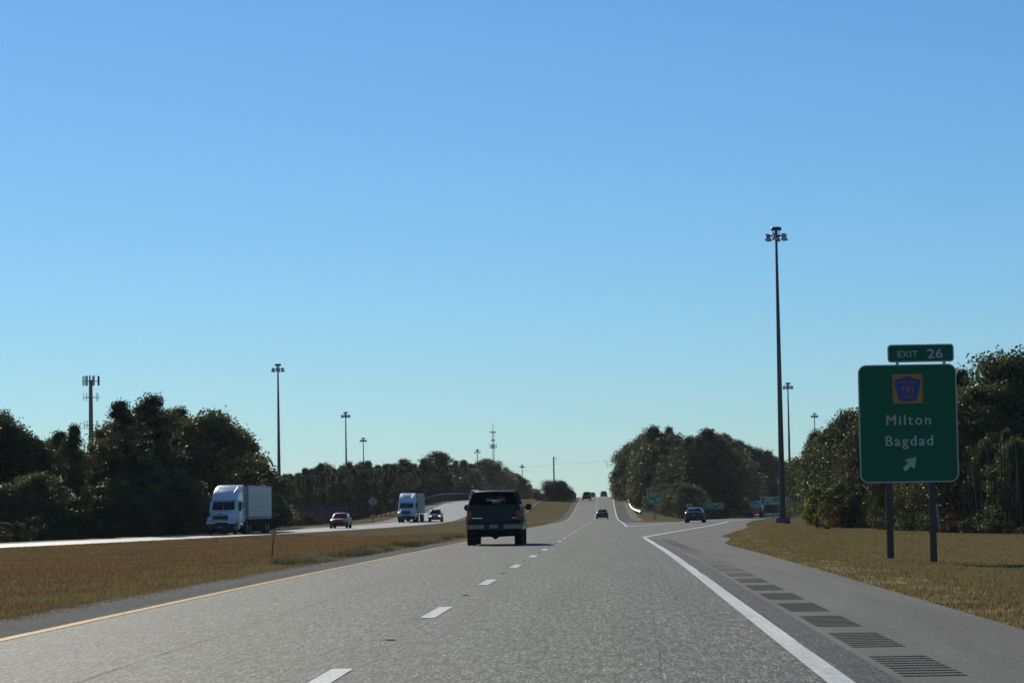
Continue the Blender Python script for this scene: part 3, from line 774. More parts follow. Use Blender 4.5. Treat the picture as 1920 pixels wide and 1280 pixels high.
x = W(1549, 960, 237).x; plant('rust', x, 237, 2.4, 'orange-brown bush beside the bright yellow-green one', wide=.8)
for px in list(range(1655, 2010, 15)):
    d = float(np.interp(px, [1650, 1800, 1920], [214, 184, 171])) + trng.uniform(-1, 1)
    x = W(px, 960, d).x; plant('shrub', x, d, trng.choice((.5, .7, .9, 1.5)), 'low shrub along the foot of the right wood', 'low shrubs along the right wood', wide=1.2)
for px, d in ((1782,184), (1790,185)):
    x = W(px, 960, d).x; plant('rust', x, d, 1.5, 'rust-coloured bush behind the right post of the big sign', 'rust-coloured bushes behind the sign post', wide=.9)

# ------------------------------------------------------------------ grass blades, weeds and straw along the road
def blades(name, fx, y0, y1, n, hmin, hmax, m, w=.012, label=None, clump=0, seed=1, power=1.6):
    rg = np.random.default_rng(seed)
    u = rg.random(n); ys = y0 * (y1/y0) ** u            # denser close by
    xs = np.empty(n); zs = np.empty(n)
    if clump:
        k = max(1, n // clump); cy = y0 * (y1/y0) ** rg.random(k); ids = rg.integers(0, k, n)
        ys = cy[ids] + rg.normal(size=n)*.16
        cu = rg.random(k); t = cu[ids]
    else: t = rg.random(n); cu = None
    t = t ** power
    for i in range(n):
        a, b = fx(ys[i]); xs[i] = a + (b-a)*t[i]
    if clump: xs += rg.normal(size=n)*.14
    yi = np.round(ys).astype(int)
    for yv in np.unique(yi):
        mk = yi == yv; r_ = row(float(yv)); zs[mk] = np.interp(xs[mk], r_[0], r_[1])
    h = rg.uniform(hmin, hmax, n) * (1 + (ys/y1)*.3)
    a = rg.uniform(0, 6.28, n); ww = w * rg.uniform(.6, 1.4, n) * (1 + ys/60)
    lx = rg.normal(size=n)*.45*h; ly = rg.normal(size=n)*.45*h
    P = np.stack([xs, ys, zs - .01], 1)
    d = np.stack([np.cos(a)*ww, np.sin(a)*ww, np.zeros(n)], 1)
    T = P + np.stack([lx, ly, h], 1)
    V = np.stack([P - d, P + d, T], 1).reshape(-1, 3); F = np.arange(3*n).reshape(n, 3)
    me = np_mesh(name, V, F, m); o = bpy.data.objects.new(name, me); COL.objects.link(o)
    return tag(o, label, 'grass', kind='stuff')
M_BLADE = leaf_mat('dry_grass_blades', (.215,.130,.078), (.265,.190,.105), (.265,.235,.110), .35, .9)
M_BLADE2 = leaf_mat('green_brown_blades', (.205,.145,.080), (.265,.200,.110), (.26,.245,.115), .35, .9)
M_STRAW = leaf_mat('pale_straw', (.30,.23,.14), (.42,.33,.21), (.60,.49,.36), .35, .9)
M_WEED = leaf_mat('grey_green_weeds', (.10,.105,.06), (.16,.16,.09), (.34,.31,.21), .25, .85)
blades('median_grass', lambda y: (C(y) - 5.3, max(L(y) + 6, C(y) - 46)), 24, 200, 230000, .03, .09, M_BLADE, label='short dry brown grass of the median', power=1.2)
blades('verge_grass', lambda y: (rr(y) + sw(y) + .0, rr(y) + 26), 19, 230, 200000, .03, .08, M_BLADE2, seed=2, label='short olive-brown grass of the right verge', power=1.3)
blades('verge_grass', lambda y: (rr(y) + sw(y) - .18, rr(y) + sw(y) + 1.3), 17, 210, 20000, .02, .07, M_STRAW, seed=3, clump=90, label='pale dry straw along the right pavement edge', power=1.7, w=.009)
blades('median_grass', lambda y: (C(y) - 5.2, C(y) - 6.2), 24, 120, 12000, .03, .10, M_STRAW, seed=4, clump=30, label='pale dry tufts along the left pavement edge', power=1.3, w=.009)
blades('roadside_weeds', lambda y: (C(y) - 5.2, C(y) - 6.4), 62, 135, 11000, .07, .26, M_WEED, seed=5, clump=170, label='grey-green weeds growing along the median edge left of the pickup', w=.010)
blades('median_grass', lambda y: (C(y) - 5.02, C(y) - 6.3), 24, 300, 60000, .05, .13, M_BLADE2, seed=6, clump=40, label='brown grass fringe hanging over the left pavement edge')

# loose gravel on the right shoulder
rg = np.random.default_rng(9); n = 500
ys = 18 * (120/18) ** rg.random(n); Vs = []; Fs = []
for i, y in enumerate(ys):
    a, b = C(y) + 4.5, max(rr(y) + 2.3, C(y) + 5.9); x = a + (b-a) * rg.random() ** .8; z = ZM(y); s = rg.uniform(.004, .011)
    P = np.array([[x-s, y, z], [x+s*.7, y-s, z], [x+s, y+s*.8, z], [x-.3*s, y+s, z], [x, y, z+s*.6]])
    Vs.append(P); Fs += [(5*i+k, 5*i+(k+1) % 4, 5*i+4) for k in range(4)]
me = np_mesh('gravel', np.concatenate(Vs), np.array(Fs), mat('dark_gravel', (.09,.08,.07), .9, var=.4))
o = bpy.data.objects.new('gravel', me); COL.objects.link(o); tag(o, 'loose dark pebbles on the right shoulder', 'gravel', kind='stuff')

# ------------------------------------------------------------------ high light masts
M_POLE = mat('weathered_steel', (.085,.080,.078), .55, .4, var=.2, scale=2)
M_LUM = mat('aluminium_lamp', (.42,.43,.45), .35, .7, var=.1)
M_DARKM = mat('dark_metal', (.05,.052,.055), .5, .5)
M_LENS = mat('lamp_lens', (.30,.32,.34), .15, .0)
def mast(px, py_top, py_base, d, label, base=True, zb=None, rot=0.0, r0=.33):
    t = W(px, py_top, d); x = t.x; zg = ZT(x, d) if zb is None else zb
    H = t.z - zg
    e = empty('light_mast', label, 'light mast', (x, d, zg), rot, 'high light masts')
    if base: MB().lathe([(0, -.3), (.78, -.3), (.78, .42), (.74, .5), (0, .5)], 20).build('concrete_base', M_CONC, e, 40)
    p = MB()
    if base: p.lathe([(0, .5), (.58, .5), (.58, .56), (.36, .56)], 16)
    p.tube([(0, 0, .4 if base else -.3), (0, 0, H*.33), (0, 0, H*.66), (0, 0, H - 1.1)], [r0, r0*.8, r0*.58, r0*.36], 12)
    p.build('pole', M_POLE, e, 40)
    zt = H - 1.0
    c = MB(); c.lathe([(0, 1.0), (.46, 1.0), (.56, .88), (.58, .72), (.50, .70), (0, .72)], 18, Matrix.Translation((0, 0, zt)))
    for k in range(4):
        a = k*math.pi/2 + .6; c.tube([(math.cos(a)*.44, math.sin(a)*.44, zt + .72), (math.cos(a)*.40, math.sin(a)*.40, zt + .1)], .045, 6)
    c.build('head_cap', M_DARKM, e, 40)
    h = MB(); h.tube([(0, 0, zt - .35), (0, 0, zt + .75)], .15, 10)
    n = 24; h.loft([[(math.cos(2*math.pi*k/n)*(.52 + dx), math.sin(2*math.pi*k/n)*(.52 + dx), zt + .12 + dz) for dx, dz in ((-.05,-.05), (.05,-.05), (.05,.05), (-.05,.05))] for k in list(range(n)) + [0]], cap=False)
    for k in range(6):
        a = k*math.pi/3 + .15; h.tube([(math.cos(a)*.15, math.sin(a)*.15, zt+.12), (math.cos(a)*.9, math.sin(a)*.9, zt+.12)], .035, 6)
    h.build('mounting_ring', M_DARKM, e, 40)
    proto = None
    for k in range(6):
        a = k*math.pi/3 + .15
        if proto is None:
            proto = MB().lathe([(0, .24), (.17, .24), (.17, .12), (.12, .08), (.18, -.06), (.27, -.22), (.29, -.34), (.28, -.36), (.0, -.33)], 16).build('luminaire', M_LUM, e, 40)
            cp = MB().lathe([(0, .29), (.20, .29), (.20, .2), (0, .2)], 12).build('lamp_cap', M_DARKM, proto)
            o = proto
        else:
            o = proto.copy(); COL.objects.link(o); o.parent = e
            c2 = cp.copy(); COL.objects.link(c2); c2.parent = o
        o.location = (math.cos(a)*.95, math.sin(a)*.95, zt)
    return e
mast(1455, 426, 985, 269, 'nearest and tallest light mast, on a round concrete base left of the big green sign', rot=.1)
mast(1477, 717, 970, 560, 'light mast standing just right of and behind the nearest one', rot=.5)
mast(1527, 774, 0, 800, 'far light mast whose lamps peep over the trees left of the big sign', base=False, rot=.9)
mast(521, 682, 990, 455, 'tallest light mast on the left, rising behind the first semi trailer', rot=.3, base=False, r0=.36)
mast(648, 772, 0, 640, 'light mast behind the pines, above the red car', base=False, rot=.2)
mast(681, 820, 0, 860, 'smaller light mast right of the one above the red car', base=False, rot=.7)
mast(895, 842, 0, 900, 'small light mast above the wood left of the slim three-tier mast', base=False, rot=.4)
mast(979, 871, 0, 1250, 'faint distant light mast on the horizon between the pickup and the dark bush', base=False, rot=.0, r0=.38)

# ------------------------------------------------------------------ antenna towers and utility pole
def antennas(e, z, R_, n, hh, ww, skip=()):
    fr = MB()
    k3 = 3
    pts = [(math.cos(2*math.pi*k/3 + .5)*R_, math.sin(2*math.pi*k/3 + .5)*R_, z) for k in range(3)]
    for k in range(3):
        fr.tube([pts[k], pts[(k+1) % 3]], .06, 6); fr.tube([(0, 0, z), pts[k]], .06, 6)
        fr.tube([(pts[k][0]*.5, pts[k][1]*.5, z), (pts[k][0]*.5, pts[k][1]*.5, z-.02)], .05, 6)
    fr.build('antenna_platform', M_DARKM, e)
    for k in range(3):
        a, b = Vector(pts[k]), Vector(pts[(k+1) % 3])
        for j in range(n):
            p = a.lerp(b, (j + .3)/n)
            M = Matrix.Translation(p) @ Matrix.Rotation(math.atan2(p.y, p.x), 4, 'Z')
            q = MB(); q.box(.05, .05 + ww*.5, -ww/2, ww/2, -hh*.45, hh*.55, M); q.tube([M @ Vector((0, 0, -hh*.5)), M @ Vector((0, 0, hh*.6))], .035, 5)
            q.build('antenna', M_LUM if (j+k) % 2 else M_DARKM, e)
t = W(170, 712, 640); zg = ZT(t.x, 640)
e = empty('antenna_monopole', 'grey mobile phone monopole with three antenna levels above the left wood', 'antenna tower', (t.x, 640, zg))
Hh = t.z - zg
MB().tube([(0, 0, -.3), (0, 0, Hh*.5), (0, 0, Hh)], [.75, .6, .42], 14).build('pole', M_POLE, e, 40)
antennas(e, Hh - .3, 2.4, 3, 2.3, .34); antennas(e, Hh - 4.2, 2.4, 2, 1.9, .10)
antennas(e, W(170, 797, 640).z - zg, 2.3, 2, 2.0, .14)
t = W(924, 793, 1400); zg = ZT(t.x, 1100) - 2
e = empty('radio_mast', 'slim distant radio mast with three tiers of antennas above the wood', 'radio mast', (t.x, 1400, zg))
Hh = t.z - zg
lt = MB(); 
for k in range(3):
    a = k*2.094; lt.tube([(math.cos(a)*.8, math.sin(a)*.8, 0), (math.cos(a)*.42, math.sin(a)*.42, Hh*.9)], .11, 5)
zz = 0; s_ = 0
while zz < Hh*.9:
    r1 = .8 - .38*zz/(Hh*.9)
    for k in range(3):
        a = k*2.094; b = (k+1)*2.094
        lt.tube([(math.cos(a)*r1, math.sin(a)*r1, zz), (math.cos(b)*r1, math.sin(b)*r1, zz + 1.4)], .05, 4, False)
    zz += 1.4
lt.tube([(0, 0, Hh*.9), (0, 0, Hh)], .12, 6)
lt.build('lattice', M_POLE, e)
for pz, R_, hh in ((810, 1.9, .9), (825, 1.1, .7), (837, 2.1, 2.2)):
    antennas(e, W(924, pz, 1400).z - zg, R_, 3, hh, .3)

M_WOOD = mat('grey_wood', (.13,.10,.08), .9, var=.3, scale=4, bump=.4)
t = W(1038, 856, 640); zg = ZT(t.x, 640)
e = empty('utility_pole', 'dark utility pole with a small lamp arm behind the bush on the median hill', 'utility pole', (t.x, 640, zg))
MB().tube([(0, 0, -.3), (0, 0, t.z - zg)], [.20, .15], 8).build('pole', M_WOOD, e, 40)
MB().tube([(0, 0, t.z-zg-.35), (.35, 0, t.z-zg-.1), (.62, 0, t.z-zg-.25), (.64, 0, t.z-zg-1.0)], .05, 6).build('lamp_arm', M_DARKM, e, 40)
pole_top = Vector((t.x, 640, t.z - 1.6))
t2 = W(791, 858, 620)
e = empty('utility_pole', 'thin utility pole just showing over the wood above the second trailer', 'utility pole', (t2.x, 620, ZT(t2.x, 620)))
hh = t2.z - ZT(t2.x, 620)
MB().tube([(0, 0, -.3), (0, 0, hh)], [.18, .13], 8).build('pole', M_WOOD, e, 40)
MB().box(-.9, .9, -.06, .06, hh-.5, hh-.38).build('crossarm', M_WOOD, e)
M_WIRE = mat('cable', (.06,.06,.065), .6)
def cable(a, b, sag, label):
    pts = [a.lerp(b, i/20) - Vector((0, 0, sag*4*(i/20)*(1-i/20))) for i in range(21)]
    tag(MB().tube(pts, .013, 4).build('power_line', M_WIRE), label, 'power line')
cable(pole_top, W(1165, 858, 625), .5, 'thin cable running right from the utility pole to the wood')
cable(W(930, 868, 622), pole_top - Vector((0, 0, .2)), .8, 'upper faint cable crossing the sky left of the utility pole')
cable(W(930, 878, 622), W(1000, 884, 640), .1, 'lower faint cable behind the distant light mast')
cable(W(470, 957, 440), W(700, 944, 440), .4, 'low cable in front of the pine trunks behind the red car')
cable(W(1425, 836, 640), W(1520, 852, 640), .3, 'faint cable in the sky between the two right light masts')

# ------------------------------------------------------------------ guardrails
M_GALV = mat('galvanised_steel', (.55,.56,.57), .4, .75, var=.15, scale=1.5)
M_GALVD = mat('dull_galvanised_steel', (.16,.155,.15), .7, .3, var=.2, scale=1.5)
def guardrail(pts, label, m, zf=None, step=3.8, lift=0.0):
    P = []
    for i in range(len(pts)-1):
        a, b = Vector((*pts[i], 0)), Vector((*pts[i+1], 0)); n = max(1, int((b-a).length/step))
        for k in range(n): P.append(a.lerp(b, k/n))
    P.append(Vector((*pts[-1], 0)))
    for p in P: p.z = ZT(p.x, p.y) + lift
    e = empty('guardrail', label, 'guardrail', P[0])
    prof = [(-.04, .43), (.04, .50), (-.03, .57), (.04, .66), (-.04, .74), (-.07, .74), (-.0, .66), (-.06, .57), (.0, .50), (-.07, .43)]
    secs = []
    for i, p in enumerate(P):
        t = (P[min(i+1, len(P)-1)] - P[max(i-1, 0)]).normalized(); s = Vector((t.y, -t.x, 0)).normalized()
        secs.append([p - P[0] + s*a + Vector((0, 0, b)) for a, b in prof])
    MB().loft(secs).build('rail', m, e, 50)
    pm = MB().box(-.075, .075, -.1, .1, -.3, .72); first = None
    if m is M_GALVD: e.scale = (1, 1, 1.3)
    for p in P:
        if first is None: o = first = pm.build('post', M_WOOD, e)
        else: o = first.copy(); COL.objects.link(o); o.parent = e
        o.location = p - P[0] + Vector((.10 if m is M_GALV else -.1, 0, 0))
    return e
guardrail([(C(452)+10.0, 452), (C(453)+7.7, 453.5), (C(470)+7.0, 470)] + [(C(y)+6.6, y) for y in range(490, 700, 20)], 'bright steel guardrail curving up the hill above the exit sign', M_GALV)
guardrail([(L(y)-7.4, y) for y in range(440, 700, 15)], 'long dull guardrail along the outer side of the oncoming road', M_GALVD)
guardrail([(C(y)-5.9, y) for y in range(600, 740, 20)], 'grey guardrail at the left of the road where it passes the hill crest', M_GALVD)
guardrail([(L(y)+5.9, y) for y in range(600, 720, 20)], 'pale rail on the far side of the median hill left of the dark bush', M_GALV)

# ------------------------------------------------------------------ signs
M_GREEN = mat('green_sign_sheeting', (.004,.120,.058), .55, var=.10, scale=1.2, spec=.12)
M_BORD = mat('white_sign_legend', (.42,.41,.38), .45, var=.05)
M_SBLUE = mat('blue_sign_sheeting', (.008,.03,.20), .45, var=.05)
M_SYEL = mat('amber_sign_sheeting', (.42,.155,.005), .45, var=.05)
M_POSTG = mat('green_grey_steel_post', (.060,.050,.042), .8, .0, var=.15)
M_BACK = mat('aluminium_sign_back', (.30,.31,.32), .5, .5, var=.12, scale=3)
def rrect(w, h, r, n=6):
    pts = []
    for cx, cy, a0 in ((w/2-r, h/2-r, 0), (-w/2+r, h/2-r, 90), (-w/2+r, -h/2+r, 180), (w/2-r, -h/2+r, 270)):
        for k in range(n+1):
            a = math.radians(a0 + 90*k/n); pts.append((cx + r*math.cos(a), cy + r*math.sin(a)))
    return pts
def plate(name, pts, y0, y1, m, parent, loc=(0, 0, 0)):
    """flat plate, outline pts in x/z, facing -y"""
    n = len(pts)
    o = MB().add([(p[0], y0, p[1]) for p in pts] + [(p[0], y1, p[1]) for p in pts],
                 [tuple(range(n)), tuple(range(n, 2*n))[::-1]] + [(i, (i+1) % n, n+(i+1) % n, n+i) for i in range(n)]).build(name, m, parent)
    o.location = loc; return o
def ring(name, outer, inner, y0, y1, m, parent, loc=(0, 0, 0)):
    n = len(outer); vs = [(p[0], y, p[1]) for y in (y0, y1) for q in (outer, inner) for p in q]
    fs = []
    for i in range(n):
        j = (i+1) % n
        fs += [(i, j, n+j, n+i), (2*n+i, 3*n+i, 3*n+j, 2*n+j), (i, 2*n+i, 2*n+j, j), (n+i, n+j, 3*n+j, 3*n+i)]
    o = MB().add(vs, fs).build(name, m, parent); o.location = loc; return o
def framed(e, w, h, r, z, x=0, bw=.05, name='sign_panel', label=None, y=0, m=None):
    a = plate(name, rrect(w, h, r), y-.02, y+.02, m or M_GREEN, e, (x, 0, z))
    if label: a['label'] = label
    ring('border', rrect(w, h, r), rrect(w-2*bw, h-2*bw, max(.01, r-bw)), y-.024, y-.0205, M_BORD, a)
    return a
D = 97.0
c0 = W(1703, 794, D); sx0 = c0.x
lo = W(1706, 904, D).z; hi = W(1700, 683, D).z
zb = ZT(sx0, D)
e = empty('highway_exit_sign', 'big green highway sign reading EXIT 26, 191, Milton, Bagdad with an arrow, on two posts', 'road sign', (sx0, D, zb), math.radians(-1.5))
pw = 184*D/FPX; ph = hi - lo; zc = (hi+lo)/2 - zb
pan = framed(e, pw, ph, .30, zc, bw=.042)
yf = -.026
def put(px, py): w = W(px, py, D); return w.x - sx0, w.z - zb
def txt(body, px, py, capx, name, bold=.0, sx=1.0, spacing=1.0, m=M_BORD, parent=None, y=yf):
    x, z = put(px, py)
    base = parent or pan
    size = capx * D/FPX / .729
    for dx in (-.010, .010):
        text_obj(body, size, m, name, base, (x - base.location.x + dx, y - .003*(dx > 0) - .002, z - base.location.z), bold=bold*size, sx=sx, spacing=spacing)
    return text_obj(body, size, m, name, base, (x - base.location.x, y, z - base.location.z), bold=bold*size, sx=sx, spacing=spacing)
txt('Milton', 1703.5, 796, 20, 'place_name', bold=.0, spacing=1.24, sx=.975)
txt('Bagdad', 1705, 835, 20, 'place_name', bold=.0, spacing=1.22, sx=.975)
for k in range(1, 6):
    MB().box(-pw/2 + pw*k/6 - .006, -pw/2 + pw*k/6 + .006, -.0225, -.0203, -ph/2 + .07, ph/2 - .07).build('panel_seam', mat('seam_green', (.003,.07,.036), .6), pan)
# shield
x, z = put(1701.5, 728.5)
sh = plate('route_marker', rrect(56*D/FPX, 55*D/FPX, .02, 2), -.030, -.021, M_SYEL, pan, (x, 0, z - zc)); s = D/FPX
pent = [(0, 24), (9, 21), (20, 17.5), (25, 16), (24, 8), (20, -8), (15.5, -23), (0, -24), (-15.5, -23), (-20, -8), (-24, 8), (-25, 16), (-20, 17.5), (-9, 21)]
pl = plate('county_shield', [(a*s, b*s) for a, b in pent], -.036, -.0305, M_SBLUE, sh)
text_obj('191', 14*s/.729, M_SYEL, 'route_number', sh, (0, -.038, -8*s), bold=.004, sx=.86, spacing=1.1)
text_obj('SANTA ROSA', 4.0*s/.729, M_SYEL, 'county_name', sh, (0, -.038, 10.5*s), sx=1.0, spacing=1.1)
text_obj('COUNTY', 4.0*s/.729, M_SYEL, 'county_name', sh, (0, -.038, -16.5*s), sx=.95, spacing=1.1)
# arrow up right
ax, az = put(1706, 870)
sh_ = [(-13.5, -8.5), (-8.5, -13.5), (3.5, -2.2), (8.5, -7.0), (12.5, 13.5), (-8.0, 9.5), (-2.3, 3.2)]
arr = [(-13.8, -7.8), (-8.2, -13.2), (2.6, -3.4), (8.2, -8.6), (12.8, 13.4), (-9.2, 8.9), (-3.4, 2.8)]
plate('arrow', [(a*s, b*s) for a, b in arr], -.025, -.0205, M_BORD, pan, (ax, 0, az - zc))
# exit tab
tz = W(1726, 662, D).z - zb; tx = W(1726, 662, D).x - sx0
tab = framed(e, 124*s, 33.5*s, .13, tz, tx, .045, 'exit_number_panel')
def tt(body, px, py, cap, name, bold=.0, sp=1.0, sx=1.0):
    x, z = put(px, py); size = cap*s/.729
    text_obj(body, size, M_BORD, name, tab, (x - tx, yf, z - tz), bold=bold*size, spacing=sp, sx=sx)
tt('EXIT', 1701.5, 669.5, 12.5, 'lettering', .006, 1.08, 1.04); tt('26', 1753, 670.5, 17, 'lettering', .018, 1.05, 1.28)
for xx in (-.82, .90):
    q = MB(); px_ = W(1667.5 if xx < 0 else 1748, 905, D).x - sx0
    q.box(-.115, .115, .05, .07, 0, zc + ph/2 - .1); q.box(-.115, .115, .27, .29, 0, zc + ph/2 - .1); q.box(-.012, .012, .07, .27, 0, zc + ph/2 - .1)
    o = q.build('sign_post', M_POSTG, e); o.location = (px_, 0, -.4)
    o.scale = (1, 1, 1)
for xx in (tx - .85, tx + .85):
    MB().box(xx-.05, xx+.05, .03, .08, zc + ph/2 - .6, tz + .3).build('bracket', M_BACK, e)
for zz in np.linspace(zc - ph/2 + .35, zc + ph/2 - .35, 5):
    MB().box(-pw/2 + .12, pw/2 - .12, .021, .05, zz-.04, zz+.04).build('stiffener', M_BACK, e)

# gore exit sign
d = 375.0
t = W(1227, 933.5, d); zg = ZT(t.x, d)
e = empty('exit_gore_sign', 'small green EXIT 26 sign with arrow standing in the gore beside the ramp', 'road sign', (t.x, d, zg)); s2 = d/FPX
p = framed(e, 24.5*s2, 21.5*s2, .16, t.z - zg, bw=.055, m=mat('sunlit_green_sheeting', (.006,.235,.10), .5))  # brighter than the big sign: sunlight on the sheeting put into the green
text_obj('EXIT', 5.4*s2/.729, M_BORD, 'lettering', p, (0, -.03, 3.0*s2), bold=.02, spacing=1.05)
text_obj('26', 6.0*s2/.729, M_BORD, 'lettering', p, (-5.2*s2, -.03, -8*s2), bold=.022)
plate('arrow', [(a*s2*.34, b*s2*.34) for a, b in arr], -.027, -.0205, M_BORD, p, (6*s2, 0, -3.8*s2))
MB().bev(-.07, .07, .03, .13, -.3, t.z-zg-.2, .01).build('sign_post', M_POSTG, e)

def legend_rows(p, w, rows_, y=-.03):
    for zz, segs in rows_:
        for a, b in segs:
            MB().bev(a*w, b*w, y, y+.006, zz-.075, zz+.075, .002).build('lettering', M_BORD, p)
def guide(px, py, wpx, hpx, d, label, rows_, posts, m=None):
    t = W(px, py, d); zg = ZT(t.x, d); k = d/FPX
    e = empty('guide_sign', label, 'road sign', (t.x, d, zg))
    p = framed(e, wpx*k, hpx*k, .12, t.z - zg, bw=.07, m=mat('lit_guide_green_sheeting', (.006,.20,.10), .5))  # guide signs brightened the same way, light put into the green
    legend_rows(p, wpx*k, rows_)
    for a in posts: MB().bev(a*wpx*k-.06, a*wpx*k+.06, .03, .13, -.3, t.z-zg, .01).build('sign_post', M_POSTG, e)
    return e
guide(1338, 948, 37, 12, 455, 'faint green guide sign on two posts beside the dark sedan on the ramp', [(.25, [(-.36, -.05), (.0, .22), (.34, .42)]), (-.12, [(-.36, .02), (.34, .42)])], (-.27, .29))
guide(1452, 938, 54, 15.5, 430, 'wide green guide sign with three lines half hidden by the nearest light mast', [(.38, [(-.34, -.02), (.36, .42)]), (0, [(-.34, -.06), (.36, .42)]), (-.38, [(-.34, -.3), (-.2, .2), (.36, .42)])], (-.3, -.04, .36))
d = 470.0
t = W(1485, 939.5, d); zg = ZT(t.x, d); k = d/FPX
e = empty('service_sign', 'blue service sign right of the mast base, in front of the distant trees', 'road sign', (t.x, d, zg))
p = plate('sign_panel', rrect(14*k, 20*k, .1), -.02, .02, M_SBLUE, e, (0, 0, t.z - zg))
for a in (-.45, .45): MB().bev(a-.05, a+.05, .03, .12, -.3, t.z-zg, .01).build('sign_post', M_POSTG, e)
t = W(1463, 952, d + 10); zg = ZT(t.x, d+10)
e = empty('service_sign', 'low blue sign mostly hidden behind the base of the nearest light mast', 'road sign', (t.x, d+10, zg))
plate('sign_panel', rrect(20*k, 6*k, .08), -.02, .02, M_SBLUE, e, (0, 0, t.z - zg))
MB().bev(-.05, .05, .03, .12, -.3, t.z-zg, .01).build('sign_post', M_POSTG, e)
# small white sign left of the ramp
d = 345.0; t = W(1292.5, 947.5, d); zg = ZT(t.x, d)
e = empty('speed_sign', 'small pale sign seen over the roof of the dark sedan on the ramp', 'road sign', (t.x, d, zg))
p = plate('sign_panel', rrect(10*d/FPX, 7.5*d/FPX, .06), -.02, .02, mat('pale_sign', (.42,.44,.42), .5), e, (0, 0, t.z-zg))
for a, b in ((-.2, -.04), (.05, .2)): MB().bev(a, b, -.03, -.022, -.13, .13, .002).build('lettering', M_DARKM, p)
MB().bev(-.05, .05, .03, .1, -.3, t.z-zg, .01).build('sign_post', M_POSTG, e)
# back of a diamond sign on the far left side
d = 395.0; t = W(699, 939.5, d); zg = ZT(t.x, d)
e = empty('diamond_sign', 'grey back of a diamond warning sign left of the second semi truck', 'road sign', (t.x, d, zg)); r = 9.6*d/FPX
p = plate('sign_panel', [(0, r), (-r, 0), (0, -r), (r, 0)], -.02, .0, M_BACK, e, (0, 0, t.z-zg))
MB().box(-r*.9, r*.9, -.035, -.0205, -.03, .03).build('stiffener', M_DARKM, p)
p2 = plate('advisory_plate', rrect(8.5*d/FPX, 8*d/FPX, .03, 2), -.02, 0, M_BACK, e, (0, 0, W(697, 968, d).z - zg))
MB().bev(-.05, .05, -.10, -.036, -.3, t.z-zg+r*.8, .01).build('sign_post', M_POSTG, e)
# delineator in the median
d = 84.0; b_ = W(509.5, 1043, d); t = W(516, 993, d); zg = ZT(b_.x, d)
e = empty('marker_post', 'leaning thin marker post with an orange top in the median grass', 'marker post', (b_.x, d, zg))
lean = math.atan2(6.5 - 50*ROLL, 50); hgt = 50*d/FPX
e.rotation_euler = (0, lean, 0)
MB().box(-.020, .020, -.006, .006, -.15, hgt-.1).build('post', M_POSTG, e)
MB().box(-.058, .058, -.016, -.007, hgt-.26, hgt).build('reflector_plate', mat('orange_sheeting', (.72,.22,.01), .5), e)
# small white service plates near the right wood
d = 176.0; t = W(1762, 960, d); zg = ZT(t.x, d)
e = empty('utility_marker', 'thin leaning stake with small white plates at the right wood edge beside the sign post', 'marker post', (t.x, d, zg))
MB().tube([(-.0, 0, -.2), (-.18, 0, 2.0)], .025, 6).build('post', M_BACK, e)
for a, z_ in ((-.30, 1.95), (.02, 1.93), (.12, .95)): MB().bev(a-.11, a+.11, -.05, -.03, z_-.06, z_+.06, .005).build('plate', M_BORD, e)

# low building behind the left pines
d = 500.0; a = W(530, 985, d); b_ = W(650, 985, d)
zg = -1.1
e = empty('roadside_building', 'low building with a dark blue roof band behind the pine trunks above the red car', 'building', (a.x, d-22, zg))
wid = b_.x - a.x
MB().box(2.5, wid, 0, 12, -.2, 2.7).build('wall', mat('dark_grey_wall', (.10,.095,.10), .8), e)  # plain dark grey wall colour
MB().bev(2.2, wid+.3, -.4, 12.4, 2.7, 3.4, .05).build('roof_band', mat('blue_fascia', (.02,.05,.16), .4), e)
for i in range(6): MB().box(3.2 + i*1.45, 4.3 + i*1.45, -.06, .02, .3, 2.3).build('window', mat('dark_glass', (.02,.025,.03), .1), e)
g = MB(); g.add([(-.3,0,-.2), (2.2,0,-.2), (2.2,0,2.2), (.95,0,3.2), (-.3,0,2.2), (-.3,8,-.2), (2.2,8,-.2), (2.2,8,2.2), (.95,8,3.2), (-.3,8,2.2)],
                [(0,1,2,3,4), (9,8,7,6,5), (0,5,6,1), (1,6,7,2), (2,7,8,3), (3,8,9,4), (4,9,5,0)])
g.build('gable_wing', mat('tan_render', (.24,.18,.15), .85), e)
# ------------------------------------------------------------------ vehicles
M_TYRE = mat('tyre_rubber', (.018,.018,.019), .85, var=.2)
M_RIM = mat('alloy_rim', (.35,.35,.36), .35, .8)
M_GLASS = mat('vehicle_glass', (.012,.015,.018), .08, var=.05, spec=.4)
M_BLACK = mat('black_plastic', (.02,.02,.021), .6)
M_CHROME = mat('chrome', (.6,.6,.6), .18, 1.0, var=.04)
M_RED = mat('tail_lamp_red', (.48,.010,.012), .3)
M_REDL = mat('lit_tail_lamp', (.5,.01,.02), .3, emit=((1,.02,.05), .8))
M_HEAD = mat('headlamp_glass', (.62,.63,.62), .12)
M_AMB = mat('lit_headlamp', (.8,.6,.4), .3, emit=((1,.62,.35), 3.0))
M_PLATE = mat('licence_plate', (.24,.27,.25), .5, var=.15, scale=14)
M_UNDER = mat('underbody', (.015,.015,.016), .9)

